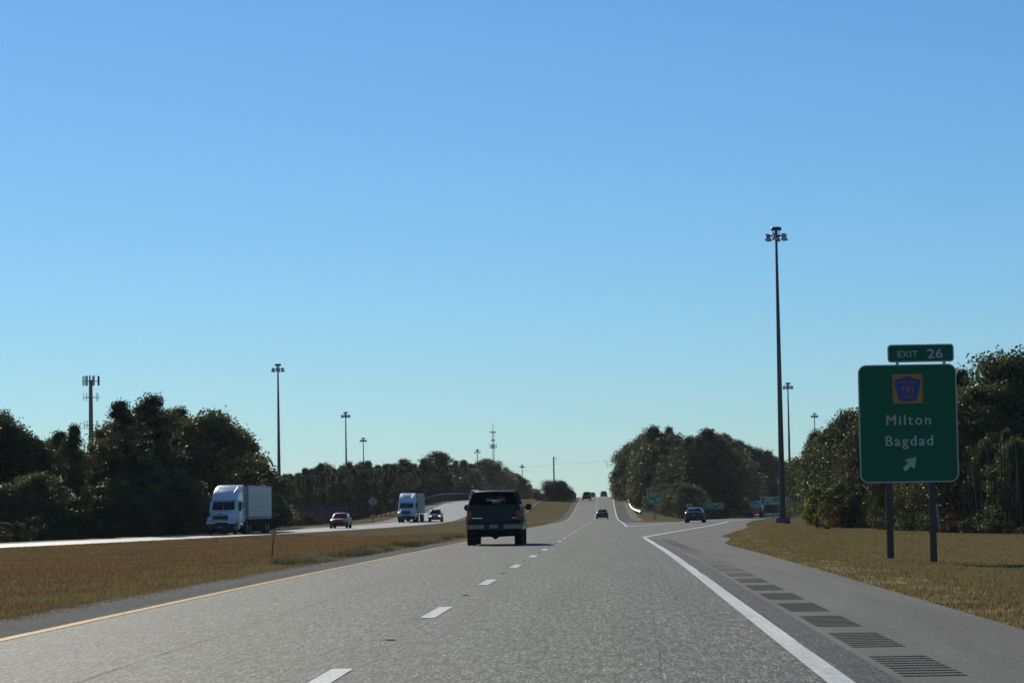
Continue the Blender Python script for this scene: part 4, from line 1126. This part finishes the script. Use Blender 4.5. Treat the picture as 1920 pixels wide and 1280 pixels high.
def wheel(parent, x, y, r, w, rim=.6, side=1):
    """wheel with axis along x; side=+1 outer face towards +x"""
    M = Matrix.Translation((x, y, r)) @ Matrix.Rotation(math.pi/2 * side, 4, 'Y')
    wmb = MB().lathe([(r*rim, -w/2), (r*.93, -w/2), (r, -w/2+.035), (r, w/2-.035), (r*.93, w/2), (r*rim, w/2), (r*rim*.97, w/2-.05)], 24, M)
    o = wmb.build('wheel', M_TYRE, parent, 40)
    q = MB(); q.lathe([(0, w/2-.02), (r*rim*.28, w/2-.02), (r*rim*.32, w/2-.05), (r*rim*.85, w/2-.07), (r*rim, w/2-.02)], 20, M)
    q.lathe([(0, -w/2+.03), (r*rim, -w/2+.03)], 20, M)
    q.build('rim', M_RIM, o, 40)
    return o

def mirror_pts(half):
    """half section from bottom centre to top centre (x>=0) -> closed ring"""
    return [(x, z) for x, z in half] + [(-x, z) for x, z in half[::-1] if x > 1e-6]
def body_loft(sts):
    """sts: (y, w, zb, zs, zt)"""
    secs = []
    for y, w, zb, zs, zt in sts:
        h = zs - zb
        half = [(0, zb), (w*.82, zb), (w*.95, zb+.10*h), (w, zb+.38*h), (w*.995, zb+.62*h), (w*.965, zs-.06*h), (w*.90, zs), (w*.45, zt), (0, zt+.012)]
        secs.append([(x, y, z) for x, z in mirror_pts(half)])
    return MB().loft(secs)
def car(name, label, cat, paint, Ln, Wd, Hh, clear, belt, hood, deck, cowl, wtop, rtop, rbase, r=.33, front=('head',), plate_=True, tail_w=.22, tail_z=None, arch=True, group=None, lights=False, rack=False, roof_paint=None):
    """car with its front towards +y; lengths measured from the middle"""
    e = empty(name, label, cat, group=group)
    w = Wd/2; a, b = Ln/2, -Ln/2
    sts = [(b, w*.80, clear+.10, deck-.22, deck-.20), (b+.06, w*.90, clear+.02, deck-.06, deck-.03), (b+.25, w*.96, clear, deck, deck+.02), (b+.8, w, clear, belt, belt+.01),
           (0, w, clear, belt, belt), (cowl-.3, w, clear, belt-.01, belt), (cowl+.1, w*.99, clear, belt-.03, hood+.02), (a-.7, w*.97, clear, hood-.06, hood-.01), (a-.2, w*.90, clear, hood-.16, hood-.11), (a-.04, w*.80, clear+.03, hood-.30, hood-.24), (a, w*.72, clear+.10, hood-.36, hood-.34)]
    body_loft(sts).build('body', paint, e, 32)
    # cabin
    wb, wt, zr_ = w*.90, w*.70, Hh
    def sec(y, z, k):
        ww = wb + (wt-wb)*k; return [(x, y, zz) for x, zz in mirror_pts([(0, belt-.05), (wb, belt-.05), (ww, z-.05*k), (ww-.10*k, z), (0, z+.03*k)])]
    MB().loft([sec(cowl, belt-.02, 0), sec(wtop, zr_-.05, .95), sec((wtop+rtop)/2, zr_, 1), sec(rtop, zr_-.05, .95), sec(rbase, belt-.02, 0)]).build('cabin', roof_paint or paint, e, 30)
    k = .9; zt = zr_ - .10
    def lerp(p, q, t): return tuple(p[i]*(1-t) + q[i]*t for i in range(3))
    wk = wb + (wt-wb)*.95
    # windscreen, rear glass
    q = [(-wb*.98, cowl, belt), (wb*.98, cowl, belt), (wk-.06, wtop, zr_-.05), (-wk+.06, wtop, zr_-.05)]
    MB().panel([q[1], q[0], q[3], q[2]], .012, (.05, .05, .06, .05)).build('windscreen', M_GLASS, e)
    q = [(-wb*.98, rbase, belt), (wb*.98, rbase, belt), (wk-.06, rtop, zr_-.05), (-wk+.06, rtop, zr_-.05)]
    MB().panel(q, .012, (.07, .07, .10, .08)).build('rear_window', M_GLASS, e)
    mid = (wtop + rtop)/2 - .05
    for s in (-1, 1):
        for y0, y1, t0, t1 in ((cowl-.22, mid+.04, wtop-.03, mid+.04), (mid-.04, rbase+.22, mid-.04, rtop+.03)):
            q = [(s*wb, y0, belt), (s*wb, y1, belt), (s*wk, t1, zr_-.07), (s*wk, t0, zr_-.07)]
            if s > 0: q = [q[1], q[0], q[3], q[2]]
            q = [q[0], q[1], q[2], q[3]] if s < 0 else [q[0], q[1], q[2], q[3]]
            pn = MB().panel(q if s < 0 else q, .010, (.03, .03, .08, .06)).build('side_window', M_GLASS, e)
    # wheels with dark arches
    for yy in (a - .88, b + .90):
        for s in (-1, 1):
            if arch:
                M = Matrix.Translation((s*(w-.10), yy, r)) @ Matrix.Rotation(math.pi/2*s, 4, 'Y')
                MB().lathe([(0, .106), (r*1.16, .106), (r*1.16, -.1), (0, -.1)], 20, M).build('wheel_arch', M_UNDER, e)
            wheel(e, s*(w - .105), yy, r, .23, side=s)
    MB().box(-w*.8, w*.8, b+.3, a-.3, clear-.04, clear+.02).build('underbody', M_UNDER, e)
    # front
    MB().bev(-w*.5, w*.5, a-.08, a+.02, hood-.40, hood-.26, .02).build('grille', M_BLACK, e)
    MB().bev(-w*.78, w*.78, a-.10, a+.04, clear+.02, hood-.44, .03).build('lower_front_panel', M_BLACK, e)  # black box across the lower front
    for s in (-1, 1):
        o = MB().bev(s*w*.66-.15, s*w*.66+.15, a-.26, a-.035, hood-.34, hood-.18, .04).build('headlight', M_AMB if lights else M_HEAD, e)
        MB().bev(s*(w+.10)-.09, s*(w+.10)+.09, cowl-.32, cowl-.20, belt+.0, belt+.14, .03).build('mirror', paint, e)
    # rear
    tz = tail_z or deck-.26
    for s in (-1, 1):
        MB().bev(s*w*.72-tail_w/2, s*w*.72+tail_w/2, b-.015, b+.18, tz-.09, tz+.09, .02).build('tail_light', M_RED, e)
    MB().bev(-w*.86, w*.86, b-.05, b+.1, clear+.12, clear+.30, .03).build('bumper', paint, e)
    MB().bev(-.15, .15, b-.04, b+.05, tz-.1, tz+.05, .004).build('licence_plate', M_PLATE, e)
    if rack:
        for s in (-1, 1): MB().tube([(s*wt*.9, wtop-.1, zr_+.02), (s*wt*.9, wtop-.25, zr_+.09), (s*wt*.9, rtop+.25, zr_+.09), (s*wt*.9, rtop+.1, zr_+.02)], .02, 6).build('roof_rail', M_BLACK, e)
    return e
def place(e, px, d, f=C, zf=ZM, lift=0.0, back=False, x=None, dyaw=0.0, slope=True):
    x = W(px, 950, d).x if x is None else x
    g = road_dx(f, d); s = road_dz(zf, d)
    e.location = (x, d, zf(d) + lift)
    yaw = -math.atan(g) + dyaw + (math.pi if back else 0)
    e.rotation_euler = Matrix.Rotation(yaw, 4, 'Z').to_euler()
    m = Matrix.Rotation(yaw, 4, 'Z') @ Matrix.Rotation(math.atan(s) * (-1 if back else 1), 4, 'X')
    e.rotation_euler = m.to_euler()

P_NAVY = mat('navy_car_paint', (.008,.011,.022), .4, .2, coat=.3, var=.08)
P_DARK = mat('dark_grey_car_paint', (.03,.034,.04), .32, .4, coat=.6, var=.08)
P_REDP = mat('red_car_paint', (.55,.006,.022), .42, .0, coat=.4, var=.06)
P_SILV = mat('champagne_car_paint', (.42,.39,.33), .32, .6, coat=.5, var=.05)
P_WHITE = mat('white_truck_paint', (.76,.76,.74), .3, .0, coat=.5, var=.05)
P_GREY = mat('grey_car_paint', (.16,.17,.18), .35, .5, coat=.5)

# sedans ahead
e = car('sedan', 'dark blue sedan driving away in the middle distance in the right lane', 'car', P_NAVY, 4.7, 1.82, 1.43, .22, .98, .92, 1.0, .85, .10, -1.0, -1.75, r=.32)
place(e, 1129, 404)
e = car('sedan', 'dark sedan with pale roof edge leaving on the exit ramp', 'car', P_NAVY, 4.8, 1.84, 1.46, .24, 1.02, .95, 1.06, .85, .15, -1.0, -1.7, r=.33, tail_w=.30, roof_paint=mat('painted_roof_glint', (.10,.11,.15), .2, .5, coat=.8))  # roof glint put into a paler colour than the body paint
place(e, 1303.5, 262, f=lambda y: (rr(y)+rl(y))/2, zf=zr, dyaw=-.02)
e = car('suv', 'dark SUV nearing the top of the hill in the left lane', 'suv', P_DARK, 4.8, 1.98, 1.95, .38, 1.22, 1.12, 1.25, 1.0, .45, -2.0, -2.33, r=.38, tail_z=1.25)
place(e, 1100.5, 590)
e = car('sedan', 'grey car half hidden beyond the crest behind the dark SUV', 'car', P_GREY, 4.6, 1.8, 1.5, .24, 1.0, .94, 1.02, .85, .15, -1.0, -1.7)
place(e, 1111, 735)
e = car('suv', 'small dark pickup seen at the crest in the right lane', 'suv', P_DARK, 5.2, 1.95, 1.85, .40, 1.15, 1.1, 1.15, 1.0, .4, -.7, -1.0, r=.38)
place(e, 1132.5, 745)
# oncoming red car and champagne SUV
e = car('red_car', 'bright red car coming towards the camera on the oncoming road', 'car', P_REDP, 4.6, 1.86, 1.62, .26, 1.08, 1.02, 1.1, .90, .15, -1.4, -1.95, r=.35, front='head')
place(e, 638.5, 283, f=L, zf=ZL, back=True)
e = car('suv', 'champagne SUV with glowing headlights behind the second semi truck', 'suv', P_SILV, 4.8, 1.88, 1.78, .36, 1.16, 1.10, 1.2, 1.0, .35, -1.9, -2.25, r=.37, lights=True, rack=True)
place(e, 817, 378, f=L, zf=ZL, back=True)
e = car('van', 'white van mostly hidden behind the dark pickup on the oncoming road', 'van', P_WHITE, 5.6, 2.0, 2.6, .36, 1.35, 1.2, 1.4, 1.9, 1.1, -2.6, -2.75, r=.37)
place(e, 891, 500, f=L, zf=ZL, back=True)

# ------------------------------------------------------------------ the near pickup with a camper shell
P_PICK = mat('charcoal_blue_paint', (.011,.014,.019), .5, .1, coat=.08, var=.10, scale=3, spec=.3)
P_TAN = mat('tan_lower_paint', (.20,.17,.12), .4, .3, coat=.4)
M_SEE = bpy.data.materials.new('tinted_see_through_glass'); M_SEE.use_nodes = True
nt = M_SEE.node_tree; bs = nt.nodes['Principled BSDF']; bs.inputs['Base Color'].default_value = (.01,.012,.014,1); bs.inputs['Roughness'].default_value = .05
tp = nt.nodes.new('ShaderNodeBsdfTransparent'); tp.inputs['Color'].default_value = (.62,.68,.66,1)
ms = nt.nodes.new('ShaderNodeMixShader'); ms.inputs[0].default_value = .72
nt.links.new(bs.outputs[0], ms.inputs[1]); nt.links.new(tp.outputs[0], ms.inputs[2]); nt.links.new(ms.outputs[0], nt.nodes['Material Output'].inputs['Surface'])
e = empty('pickup_truck', 'dark pickup truck with a camper shell driving ahead in the left lane', 'pickup truck')
Z0 = 0.0
# bed and body: rear face at y=0, front at y=5.7
sts = []
def psec(y, w, zb, zs, zt):
    h = zs - zb
    return [(x, y, z) for x, z in mirror_pts([(0, zb), (w*.90, zb), (w*.97, zb+.05*h), (w*.985, zb+.25*h), (w, zb+.5*h), (w*.985, zb+.8*h), (w*.95, zs-.02), (w*.93, zs), (w*.5, zt), (0, zt)])]
MB().loft([psec(.0, .97, .62, 1.49, 1.49), psec(.05, 1.0, .58, 1.51, 1.51), psec(.3, 1.015, .56, 1.51, 1.51), psec(2.0, 1.02, .54, 1.51, 1.51), psec(4.0, 1.02, .54, 1.48, 1.49), psec(4.3, 1.01, .54, 1.40, 1.44), psec(5.5, .98, .54, 1.24, 1.32), psec(5.68, .92, .6, 1.05, 1.15)]).build('body', P_PICK, e, 35)
for s in (-1, 1):
    MB().bev(s*1.015-.012, s*1.015+.012, .1, 5.3, .56, .84, .006).build('lower_side_panel', P_TAN, e)
    MB().bev(s*1.03-.02, s*1.03+.02, .62, 1.75, .70, 1.06, .015).build('wheel_flare', P_PICK, e)
tg = MB().bev(-.80, .80, -.030, .02, .80, 1.50, .02).build('tailgate', P_PICK, e)
MB().bev(-.62, .62, -.042, -.031, .86, 1.36, .008).build('tailgate_pressing', P_PICK, tg)
MB().lathe([(0, .0), (.13, .0), (.12, .014), (0, .02)], 20, Matrix.Translation((0, -.042, 1.24)) @ Matrix.Rotation(math.pi/2, 4, 'X') @ Matrix.Diagonal((1, .62, 1, 1))).build('badge', M_BLACK, tg, 40)
MB().bev(-.80, -.42, -.050, -.043, .985, 1.015, .002).build('model_badge', M_CHROME, tg)
MB().bev(.66, .80, -.05, -.043, .99, 1.01, .002).build('model_badge', M_CHROME, tg)
MB().bev(-.10, .10, -.05, -.030, 1.36, 1.43, .01).build('tailgate_handle', M_BLACK, tg)
for s in (-1, 1):
    l = MB().bev(s*.895-.085, s*.895+.085, -.035, .10, .93, 1.27, .02).build('tail_light', M_RED, e)
    MB().bev(s*.895-.07, s*.895+.07, -.042, -.034, 1.17, 1.25, .006).build('reversing_lamp', mat('clear_lamp', (.10,.11,.12), .3), l)
# bumper with dropped centre
for s in (-1, 1):
    MB().add([(s*.36, -.16, .76), (s*1.0, -.12, .76), (s*1.0, -.12, .60), (s*.36, -.16, .60), (s*.36, .0, .76), (s*1.0, .0, .76), (s*1.0, .0, .60), (s*.36, .0, .60)],
             [(0,1,2,3), (4,5,6,7), (0,1,5,4), (3,2,6,7), (0,3,7,4), (1,2,6,5)]).build('bumper', mat('dull_chrome', (.20,.185,.155), .38, .7), e)
MB().bev(-.37, .37, -.15, 0, .52, .74, .03).build('bumper_centre', M_BLACK, e)
MB().bev(-.155, .155, -.165, -.151, .62, .755, .004).build('licence_plate', M_PLATE, e)
MB().bev(-.03, .03, -.26, -.1, .46, .51, .01).build('tow_hitch', M_BLACK, e)
MB().box(-.95, .95, .15, 5.2, .40, .60).build('chassis', M_UNDER, e)
MB().tube([(-.9, 1.18, .39), (-.14, 1.18, .37), (0, 1.18, .37), (.14, 1.18, .37), (.9, 1.18, .39)], [.06, .07, .17, .07, .06], 12).build('rear_axle', M_UNDER, e, 40)
MB().tube([(.55, -.02, .45), (.55, 1.5, .45)], .045, 10).build('exhaust', M_UNDER, e, 40)
for yy in (1.18, 4.72):
    for s in (-1, 1):
        M = Matrix.Translation((s*.92, yy, .42)) @ Matrix.Rotation(math.pi/2*s, 4, 'Y')
        MB().lathe([(0, .108), (.50, .108), (.50, -.2), (0, -.2)], 22, M).build('wheel_arch', M_UNDER, e)
        wheel(e, s*.885, yy, .405, .29, side=s)
for s in (-1, 1):
    MB().box(s*.88-.14, s*.88+.14, .70, .72, .26, .62).build('mud_flap', M_UNDER, e)
# shell and cab: rear opening, glass all round, roof
roof = MB().loft([[(x, y, z) for x, z in mirror_pts([(0, 1.93), (w_, 1.93), (w_+.02, 1.955), (w_-.08, 2.0 + dz), (0, 2.025 + dz)])] for y, w_, dz in ((.18, .70, -.05), (.32, .72, 0), (2.1, .74, .01), (3.4, .73, -.01), (3.62, .70, -.05))])
rf = roof.build('roof', P_PICK, e, 35)
for s in (-1, 1):
    for (p, q, r) in (((s*.90, .03, 1.50), (s*.74, .22, 1.95), .045), ((s*.92, 1.95, 1.50), (s*.76, 1.95, 1.95), .07), ((s*.92, 2.9, 1.49), (s*.76, 2.9, 1.95), .04), ((s*.90, 4.25, 1.42), (s*.73, 3.5, 1.95), .045)):
        MB().tube([p, q], r, 8).build('pillar', P_PICK, e, 40)
    MB().add([(s*.905, .05, 1.50), (s*.905, 1.9, 1.50), (s*.755, 1.9, 1.94), (s*.745, .25, 1.94), (s*.88, .05, 1.50), (s*.88, 1.9, 1.50), (s*.73, 1.9, 1.94), (s*.72, .25, 1.94)],
             [(0,1,2,3), (7,6,5,4), (0,4,5,1), (2,6,7,3), (1,5,6,2), (0,3,7,4)]).build('shell_side', M_GLASS, e)
    MB().add([(s*.91, 2.0, 1.50), (s*.91, 4.15, 1.44), (s*.74, 3.5, 1.94), (s*.755, 2.0, 1.94)], [(0,1,2,3)] if s > 0 else [(3,2,1,0)]).build('side_window', M_SEE, e)
    MB().bev(s*1.17-.12, s*1.17+.12, 3.72, 3.86, 1.28, 1.52, .07).build('mirror', M_BLACK, e)
    MB().tube([(s*.98, 3.9, 1.38), (s*1.1, 3.8, 1.40)], .03, 6).build('mirror_arm', M_BLACK, e)
MB().add([(-.87, .02, 1.515), (.87, .02, 1.515), (.71, .21, 1.93), (-.71, .21, 1.93)], [(0,1,2,3)]).build('rear_window', M_SEE, e)
MB().add([(-.87, 1.96, 1.5), (.87, 1.96, 1.5), (.73, 1.96, 1.93), (-.73, 1.96, 1.93), (-.38, 1.96, 1.56), (.36, 1.96, 1.56), (.33, 1.96, 1.80), (-.36, 1.96, 1.80)], [(0,1,5,4), (1,2,6,5), (2,3,7,6), (3,0,4,7)]).build('cab_back_wall', M_UNDER, e)
MB().add([(-.88, 4.22, 1.44), (.88, 4.22, 1.44), (.71, 3.52, 1.94), (-.71, 3.52, 1.94)], [(0,1,2,3)]).build('windscreen', M_SEE, e)
for s in (-1, 1): MB().bev(s*.42-.26, s*.42+.26, 2.5, 2.65, 1.1, 1.66, .05).build('seat', M_UNDER, e)
MB().bev(-.75, .75, 4.0, 4.3, 1.3, 1.47, .04).build('dashboard', M_UNDER, e)
MB().bev(-.8, .8, 5.6, 5.75, .6, .85, .03).build('front_bumper', M_CHROME, e)
dpk = 98.0
place(e, 926, dpk)
e.location.x = W(926.5, 1000, dpk).x
e.scale = (1.0, 1.0, 1.0)

# ------------------------------------------------------------------ semi trucks
M_TRAIL = mat('grey_trailer_panel', (.38,.38,.37), .45, .25, var=.12, scale=1.0)  # grey panel, darker than the ribs set on it
M_TRED = mat('rusty_red_trim', (.16,.055,.05), .6)
M_DGREY = mat('dark_grille', (.03,.032,.035), .4, .5)
def semi(label, ribs=True, vent=False, length=13.6, trailer_m=None, group='semi trucks on the oncoming road'):
    """front bumper at y=0 facing +y, trailer behind"""
    e = empty('semi_truck', label, 'semi truck', group=group)
    tm = trailer_m or M_TRAIL
    # cab and sleeper: side profile swept across
    prof = [(-1.35, .95), (-1.32, 2.0), (-1.72, 2.72), (-1.88, 2.86), (-2.05, 3.10), (-2.35, 3.34), (-2.95, 3.62), (-3.8, 3.92), (-4.6, 4.10), (-5.2, 4.15), (-5.2, .95)]
    cy, cz = -3.2, 2.4
    secs = []
    for x, k in ((-1.19, .93), (-1.15, .975), (-1.05, 1.0), (1.05, 1.0), (1.15, .975), (1.19, .93)):
        secs.append([(x * (1 if z < 2.8 else .93), cy + (y-cy)*k, cz + (z-cz)*k) for y, z in prof])
    MB().loft(secs).build('cab', P_WHITE, e, 28)
    # raised U-shaped lip and scoop on the wind fairing
    def fy(z): return float(np.interp(z, [2.86, 3.10, 3.34, 3.62, 3.92, 4.10], [-1.88, -2.05, -2.35, -2.95, -3.8, -4.6]))
    lip = [(-.80, 4.0), (-.74, 3.6), (-.62, 3.2), (.62, 3.2), (.74, 3.6), (.86, 4.0)]
    MB().tube([(x, fy(z)+.03, z) for x, z in lip], .05, 8).build('fairing_lip', P_WHITE, e, 50)
    MB().add([(-.6, fy(3.24)+.02, 3.24), (.6, fy(3.24)+.02, 3.24), (.76, fy(3.95)+.06, 3.95), (-.74, fy(3.95)+.06, 3.95), (-.66, fy(3.6)-.02, 3.6), (.68, fy(3.6)-.02, 3.6)], [(0,1,5,4), (4,5,2,3)]).build('fairing_panel', P_WHITE, e)
    if vent: MB().bev(-.42, .42, fy(3.62), fy(3.62)+.08, 3.52, 3.70, .03).build('vent', M_DGREY, e)
    # windscreen in two panes, side windows
    for s in (-1, 1):
        q = [(0 + (.012 if s > 0 else -.96), -1.34, 2.04), (.96 if s > 0 else -.012, -1.34, 2.04), (.92 if s > 0 else -.012, -1.70, 2.68), (.012 if s > 0 else -.92, -1.70, 2.68)]
        MB().panel([q[1], q[0], q[3], q[2]], .012).build('windscreen', M_GLASS, e)
        q = [(s*1.19, -1.75, 2.0), (s*1.19, -2.7, 2.0), (s*1.17, -2.7, 2.62), (s*1.17, -1.98, 2.62)]
        MB().panel(q if s < 0 else [q[1], q[0], q[3], q[2]], .02).build('side_window', M_GLASS, e)
        q = [(s*1.19, -3.9, 2.2), (s*1.19, -4.3, 2.2), (s*1.18, -4.3, 2.7), (s*1.18, -3.9, 2.7)]
        MB().panel(q if s < 0 else [q[1], q[0], q[3], q[2]], .02).build('sleeper_window', M_GLASS, e)
        q = [(s*1.10, -4.2, 3.45), (s*1.10, -4.5, 3.45), (s*1.10, -4.5, 3.8), (s*1.10, -4.2, 3.8)]
        MB().panel(q if s < 0 else [q[1], q[0], q[3], q[2]], .02).build('sleeper_window', M_GLASS, e)
        # mirrors on brackets
        MB().bev(s*1.42-.10, s*1.42+.10, -1.50, -1.40, 1.95, 2.75, .03).build('mirror', M_BLACK, e)
        MB().tube([(s*1.15, -1.6, 2.74), (s*1.5, -1.5, 2.78), (s*1.52, -1.48, 2.4), (s*1.5, -1.5, 1.95), (s*1.15, -1.6, 1.95)], .02, 6).build('mirror_bracket', M_CHROME, e)
        # door and steps
        MB().bev(s*1.195-.012, s*1.195+.012, -2.85, -1.6, 1.0, 1.95, .008).build('door', P_WHITE, e)
    for x in (-.8, -.3, 0, .3, .8): MB().bev(x-.06, x+.06, -1.86, -1.78, 2.80, 2.85, .01).build('marker_lamp', M_DGREY, e)
    MB().tube([(-1.0, -1.62, 2.76), (1.0, -1.62, 2.76)], .03, 6).build('sun_visor', M_DGREY, e)
    # hood, fenders, grille
    def hs(y, w, zt, zs, zb=1.0): return [(x, y, z) for x, z in mirror_pts([(0, zb), (w, zb), (w, zs-.1), (w*.9, zs), (w*.5, zt), (0, zt+.03)])]
    MB().loft([hs(-1.45, 1.02, 2.02, 1.95), hs(-.9, .95, 1.93, 1.82), hs(-.4, .84, 1.83, 1.72), hs(-.1, .76, 1.70, 1.60), hs(-.03, .70, 1.6, 1.5)]).build('hood', P_WHITE, e, 35)
    for s in (-1, 1):
        fs = []
        for t in range(9):
            a = math.pi*(t/8); y = -1.0 + .78*math.cos(a); z = .95 + .58*math.sin(a) ** .7
            fs.append([(s*.62, y, z-.12), (s*1.17, y, z-.20), (s*1.20, y, z-.10), (s*1.10, y, z+.0), (s*.62, y, z+.06)])
        MB().loft(fs).build('fender', P_WHITE, e, 50)
        MB().bev(s*.98-.17, s*.98+.17, -.28, -.02, 1.10, 1.36, .05).build('headlight', M_HEAD, e)
        MB().bev(s*.9-.3, s*.9+.3, -.40, .0, .85, 1.08, .03).build('fender_skirt', P_WHITE, e)
    g = MB().bev(-.60, .60, -.10, .03, 1.16, 1.64, .04).build('grille', M_DGREY, e)
    for k in range(6): MB().box(-.56, .56, .031, .045, 1.20 + k*.075, 1.225 + k*.075).build('grille_bar', M_CHROME if k in (0, 5) else M_DGREY, g)
    ring_ = MB().tube([(-.64, .0, 1.14), (-.66, .0, 1.40), (-.60, .0, 1.67), (.60, .0, 1.67), (.66, .0, 1.40), (.64, .0, 1.14), (-.64, .0, 1.14)], .025, 6).build('grille_surround', M_CHROME, g, 50)
    MB().bev(-.10, .10, -.06, .02, 1.70, 1.75, .01).build('badge', M_DGREY, e)
    MB().bev(-1.2, 1.2, -.45, .16, .42, .90, .08).build('bumper', M_BLACK, e)
    MB().bev(-.16, .16, .162, .172, .55, .66, .004).build('licence_plate', M_PLATE, e)
    # running gear
    MB().box(-.45, .45, -17.0 + (13.6-length), -.4, .75, 1.0).build('chassis', M_UNDER, e)
    for s in (-1, 1):
        M = Matrix.Translation((s*.92, -3.2, .78)) @ Matrix.Rotation(math.pi/2, 4, 'X')
        MB().lathe([(0, -.75), (.29, -.75), (.31, -.72), (.31, .72), (.29, .75), (0, .75)], 20, M).build('fuel_tank', M_CHROME, e, 40)
        MB().bev(s*1.1-.12, s*1.1+.12, -2.3, -1.9, .42, 1.0, .02).build('step_box', P_WHITE, e)
        wheel(e, s*1.02, -1.0, .52, .30, side=s)
        for yy in (-5.9, -7.2, -5.6-length+2.6, -5.6-length+1.3):
            wheel(e, s*1.0, yy, .52, .50, side=s)
            MB().box(s*.78, s*1.24, yy-.75, yy-.73, .25, .95).build('mud_flap', M_UNDER, e)
    # trailer
    y1, y0 = -5.6, -5.6-length
    t = MB().bev(-1.30, 1.30, y0, y1, 1.27, 4.10, .03).build('trailer', tm, e)
    n_ = 12 if ribs else 0
    for s in (-1, 1):
        for k in range(n_):
            zz = 1.55 + k*.205
            MB().bev(s*1.3-.022, s*1.3+.022, y0+.1, y1-.45, zz, zz+.12, .015).build('side_rib', mat('pale_trailer_rib', (.66,.66,.63), .4, .2, var=.05), t)
        MB().bev(s*1.3-.018, s*1.3+.018, y0+.05, y1-.02, 1.22, 1.42, .01).build('bottom_rail', mat('grey_rail', (.30,.27,.26), .6, var=.2), t)
        MB().bev(s*1.3-.02, s*1.3+.02, y1-.40, y1-.05, 1.45, 4.06, .01).build('corner_post', M_TRED if ribs else tm, t)
        if not ribs:
            for k in range(11): MB().box(s*1.3-.008, s*1.3+.008, y1-1.2-k*1.2, y1-1.17-k*1.2, 1.45, 4.05).build('side_seam', M_BACK, t)
        MB().bev(s*.55-.06, s*.55+.06, y1-2.6, y1-2.45, .35, 1.27, .01).build('landing_leg', M_UNDER, e)
    MB().bev(-1.28, 1.28, y1-.02, y1+.06, 3.98, 4.14, .02).build('top_rail', M_DGREY, t)
    return e
e = semi('nearest white semi truck with ribbed trailer, its fairing top in the sun', ribs=True, length=12.4)
place(e, 413, 222, f=L, zf=ZL, back=True, dyaw=.03)
e = semi('farther white semi truck with a plain trailer, ahead of the champagne SUV', ribs=False, vent=True, trailer_m=mat('plain_trailer', (.33,.34,.31), .5, .1, var=.08))
place(e, 761, 376, f=L, zf=ZL, back=True, dyaw=-.005)

# ------------------------------------------------------------------ tanker truck on the ramp
e = empty('tanker_truck', 'dark tanker truck seen from behind at the far end of the ramp', 'tanker truck')
tk = MB(); prof = []
for y, r_ in ((0, .0), (.02, .7), (.12, 1.0), (.3, 1.13), (.6, 1.18), (8.5, 1.18), (8.8, 1.1), (8.95, .8), (9, 0)):
    prof.append([(math.cos(2*math.pi*k/24)*r_*1.04, y, 1.95 + math.sin(2*math.pi*k/24)*r_) for k in range(24)])
tk.loft(prof, cap=False).build('tank', mat('grey_tank', (.20,.21,.21), .3, .6), e, 40)
arc = [(math.cos(math.radians(a))*1.27, -.0, 1.95 + math.sin(math.radians(a))*1.2) for a in range(20, 161, 10)]
MB().tube([(x*.9, .1, z-.1) for x, _, z in arc], .06, 8).build('tank_ring', M_CHROME, e, 50)
MB().tube([(-.95, -.05, 2.55), (-.6, -.08, 2.2), (0, -.1, 2.08), (.6, -.08, 2.2), (.95, -.05, 2.55)], .05, 8).build('rear_hose', M_CHROME, e, 50)
MB().lathe([(0, .0), (.28, 0), (.28, .18), (0, .2)], 16, Matrix.Translation((0, 4, 3.1))).build('hatch', M_DGREY, e)
MB().bev(-1.15, 1.15, -.1, .1, .75, 1.0, .03).build('bumper', M_UNDER, e)
MB().box(-.5, .5, 0, 12.5, .7, .95).build('chassis', M_UNDER, e)
for s in (-1, 1):
    MB().bev(s*.35-.10, s*.35+.10, -.13, -.1, .98, 1.14, .02).build('tail_light', M_REDL, e)
    MB().box(s*.68, s*1.24, .15, .17, .2, .95).build('mud_flap', M_UNDER, e)
    for yy in (.9, 2.2, 8.6, 9.9): wheel(e, s*1.0, yy, .52, .5, side=s)
    wheel(e, s*1.02, 13.4, .52, .3, side=s)
MB().bev(-1.15, 1.15, 10.6, 13.0, .95, 2.75, .12).build('cab', P_GREY, e, 30)
MB().bev(-.9, .9, 13.0, 14.3, .95, 1.8, .1).build('hood', P_GREY, e, 30)
place(e, 1416, 490, f=lambda y: (rr(y)+rl(y))/2, zf=zr)

# ------------------------------------------------------------------ air between the camera and the far woods
HAZE = 0.00005
if HAZE > 0:
    m = bpy.data.materials.new('haze'); m.use_nodes = True; nt = m.node_tree; nt.nodes.clear()
    out = nt.nodes.new('ShaderNodeOutputMaterial'); pv = nt.nodes.new('ShaderNodeVolumePrincipled')
    pv.inputs['Color'].default_value = (.94, .97, 1, 1); pv.inputs['Density'].default_value = HAZE; pv.inputs['Anisotropy'].default_value = .2
    nt.links.new(pv.outputs[0], out.inputs['Volume'])
    o = MB().box(-4500, 4500, -80, 3050, -5.5, 60).build('haze', m); o['kind'] = 'stuff'
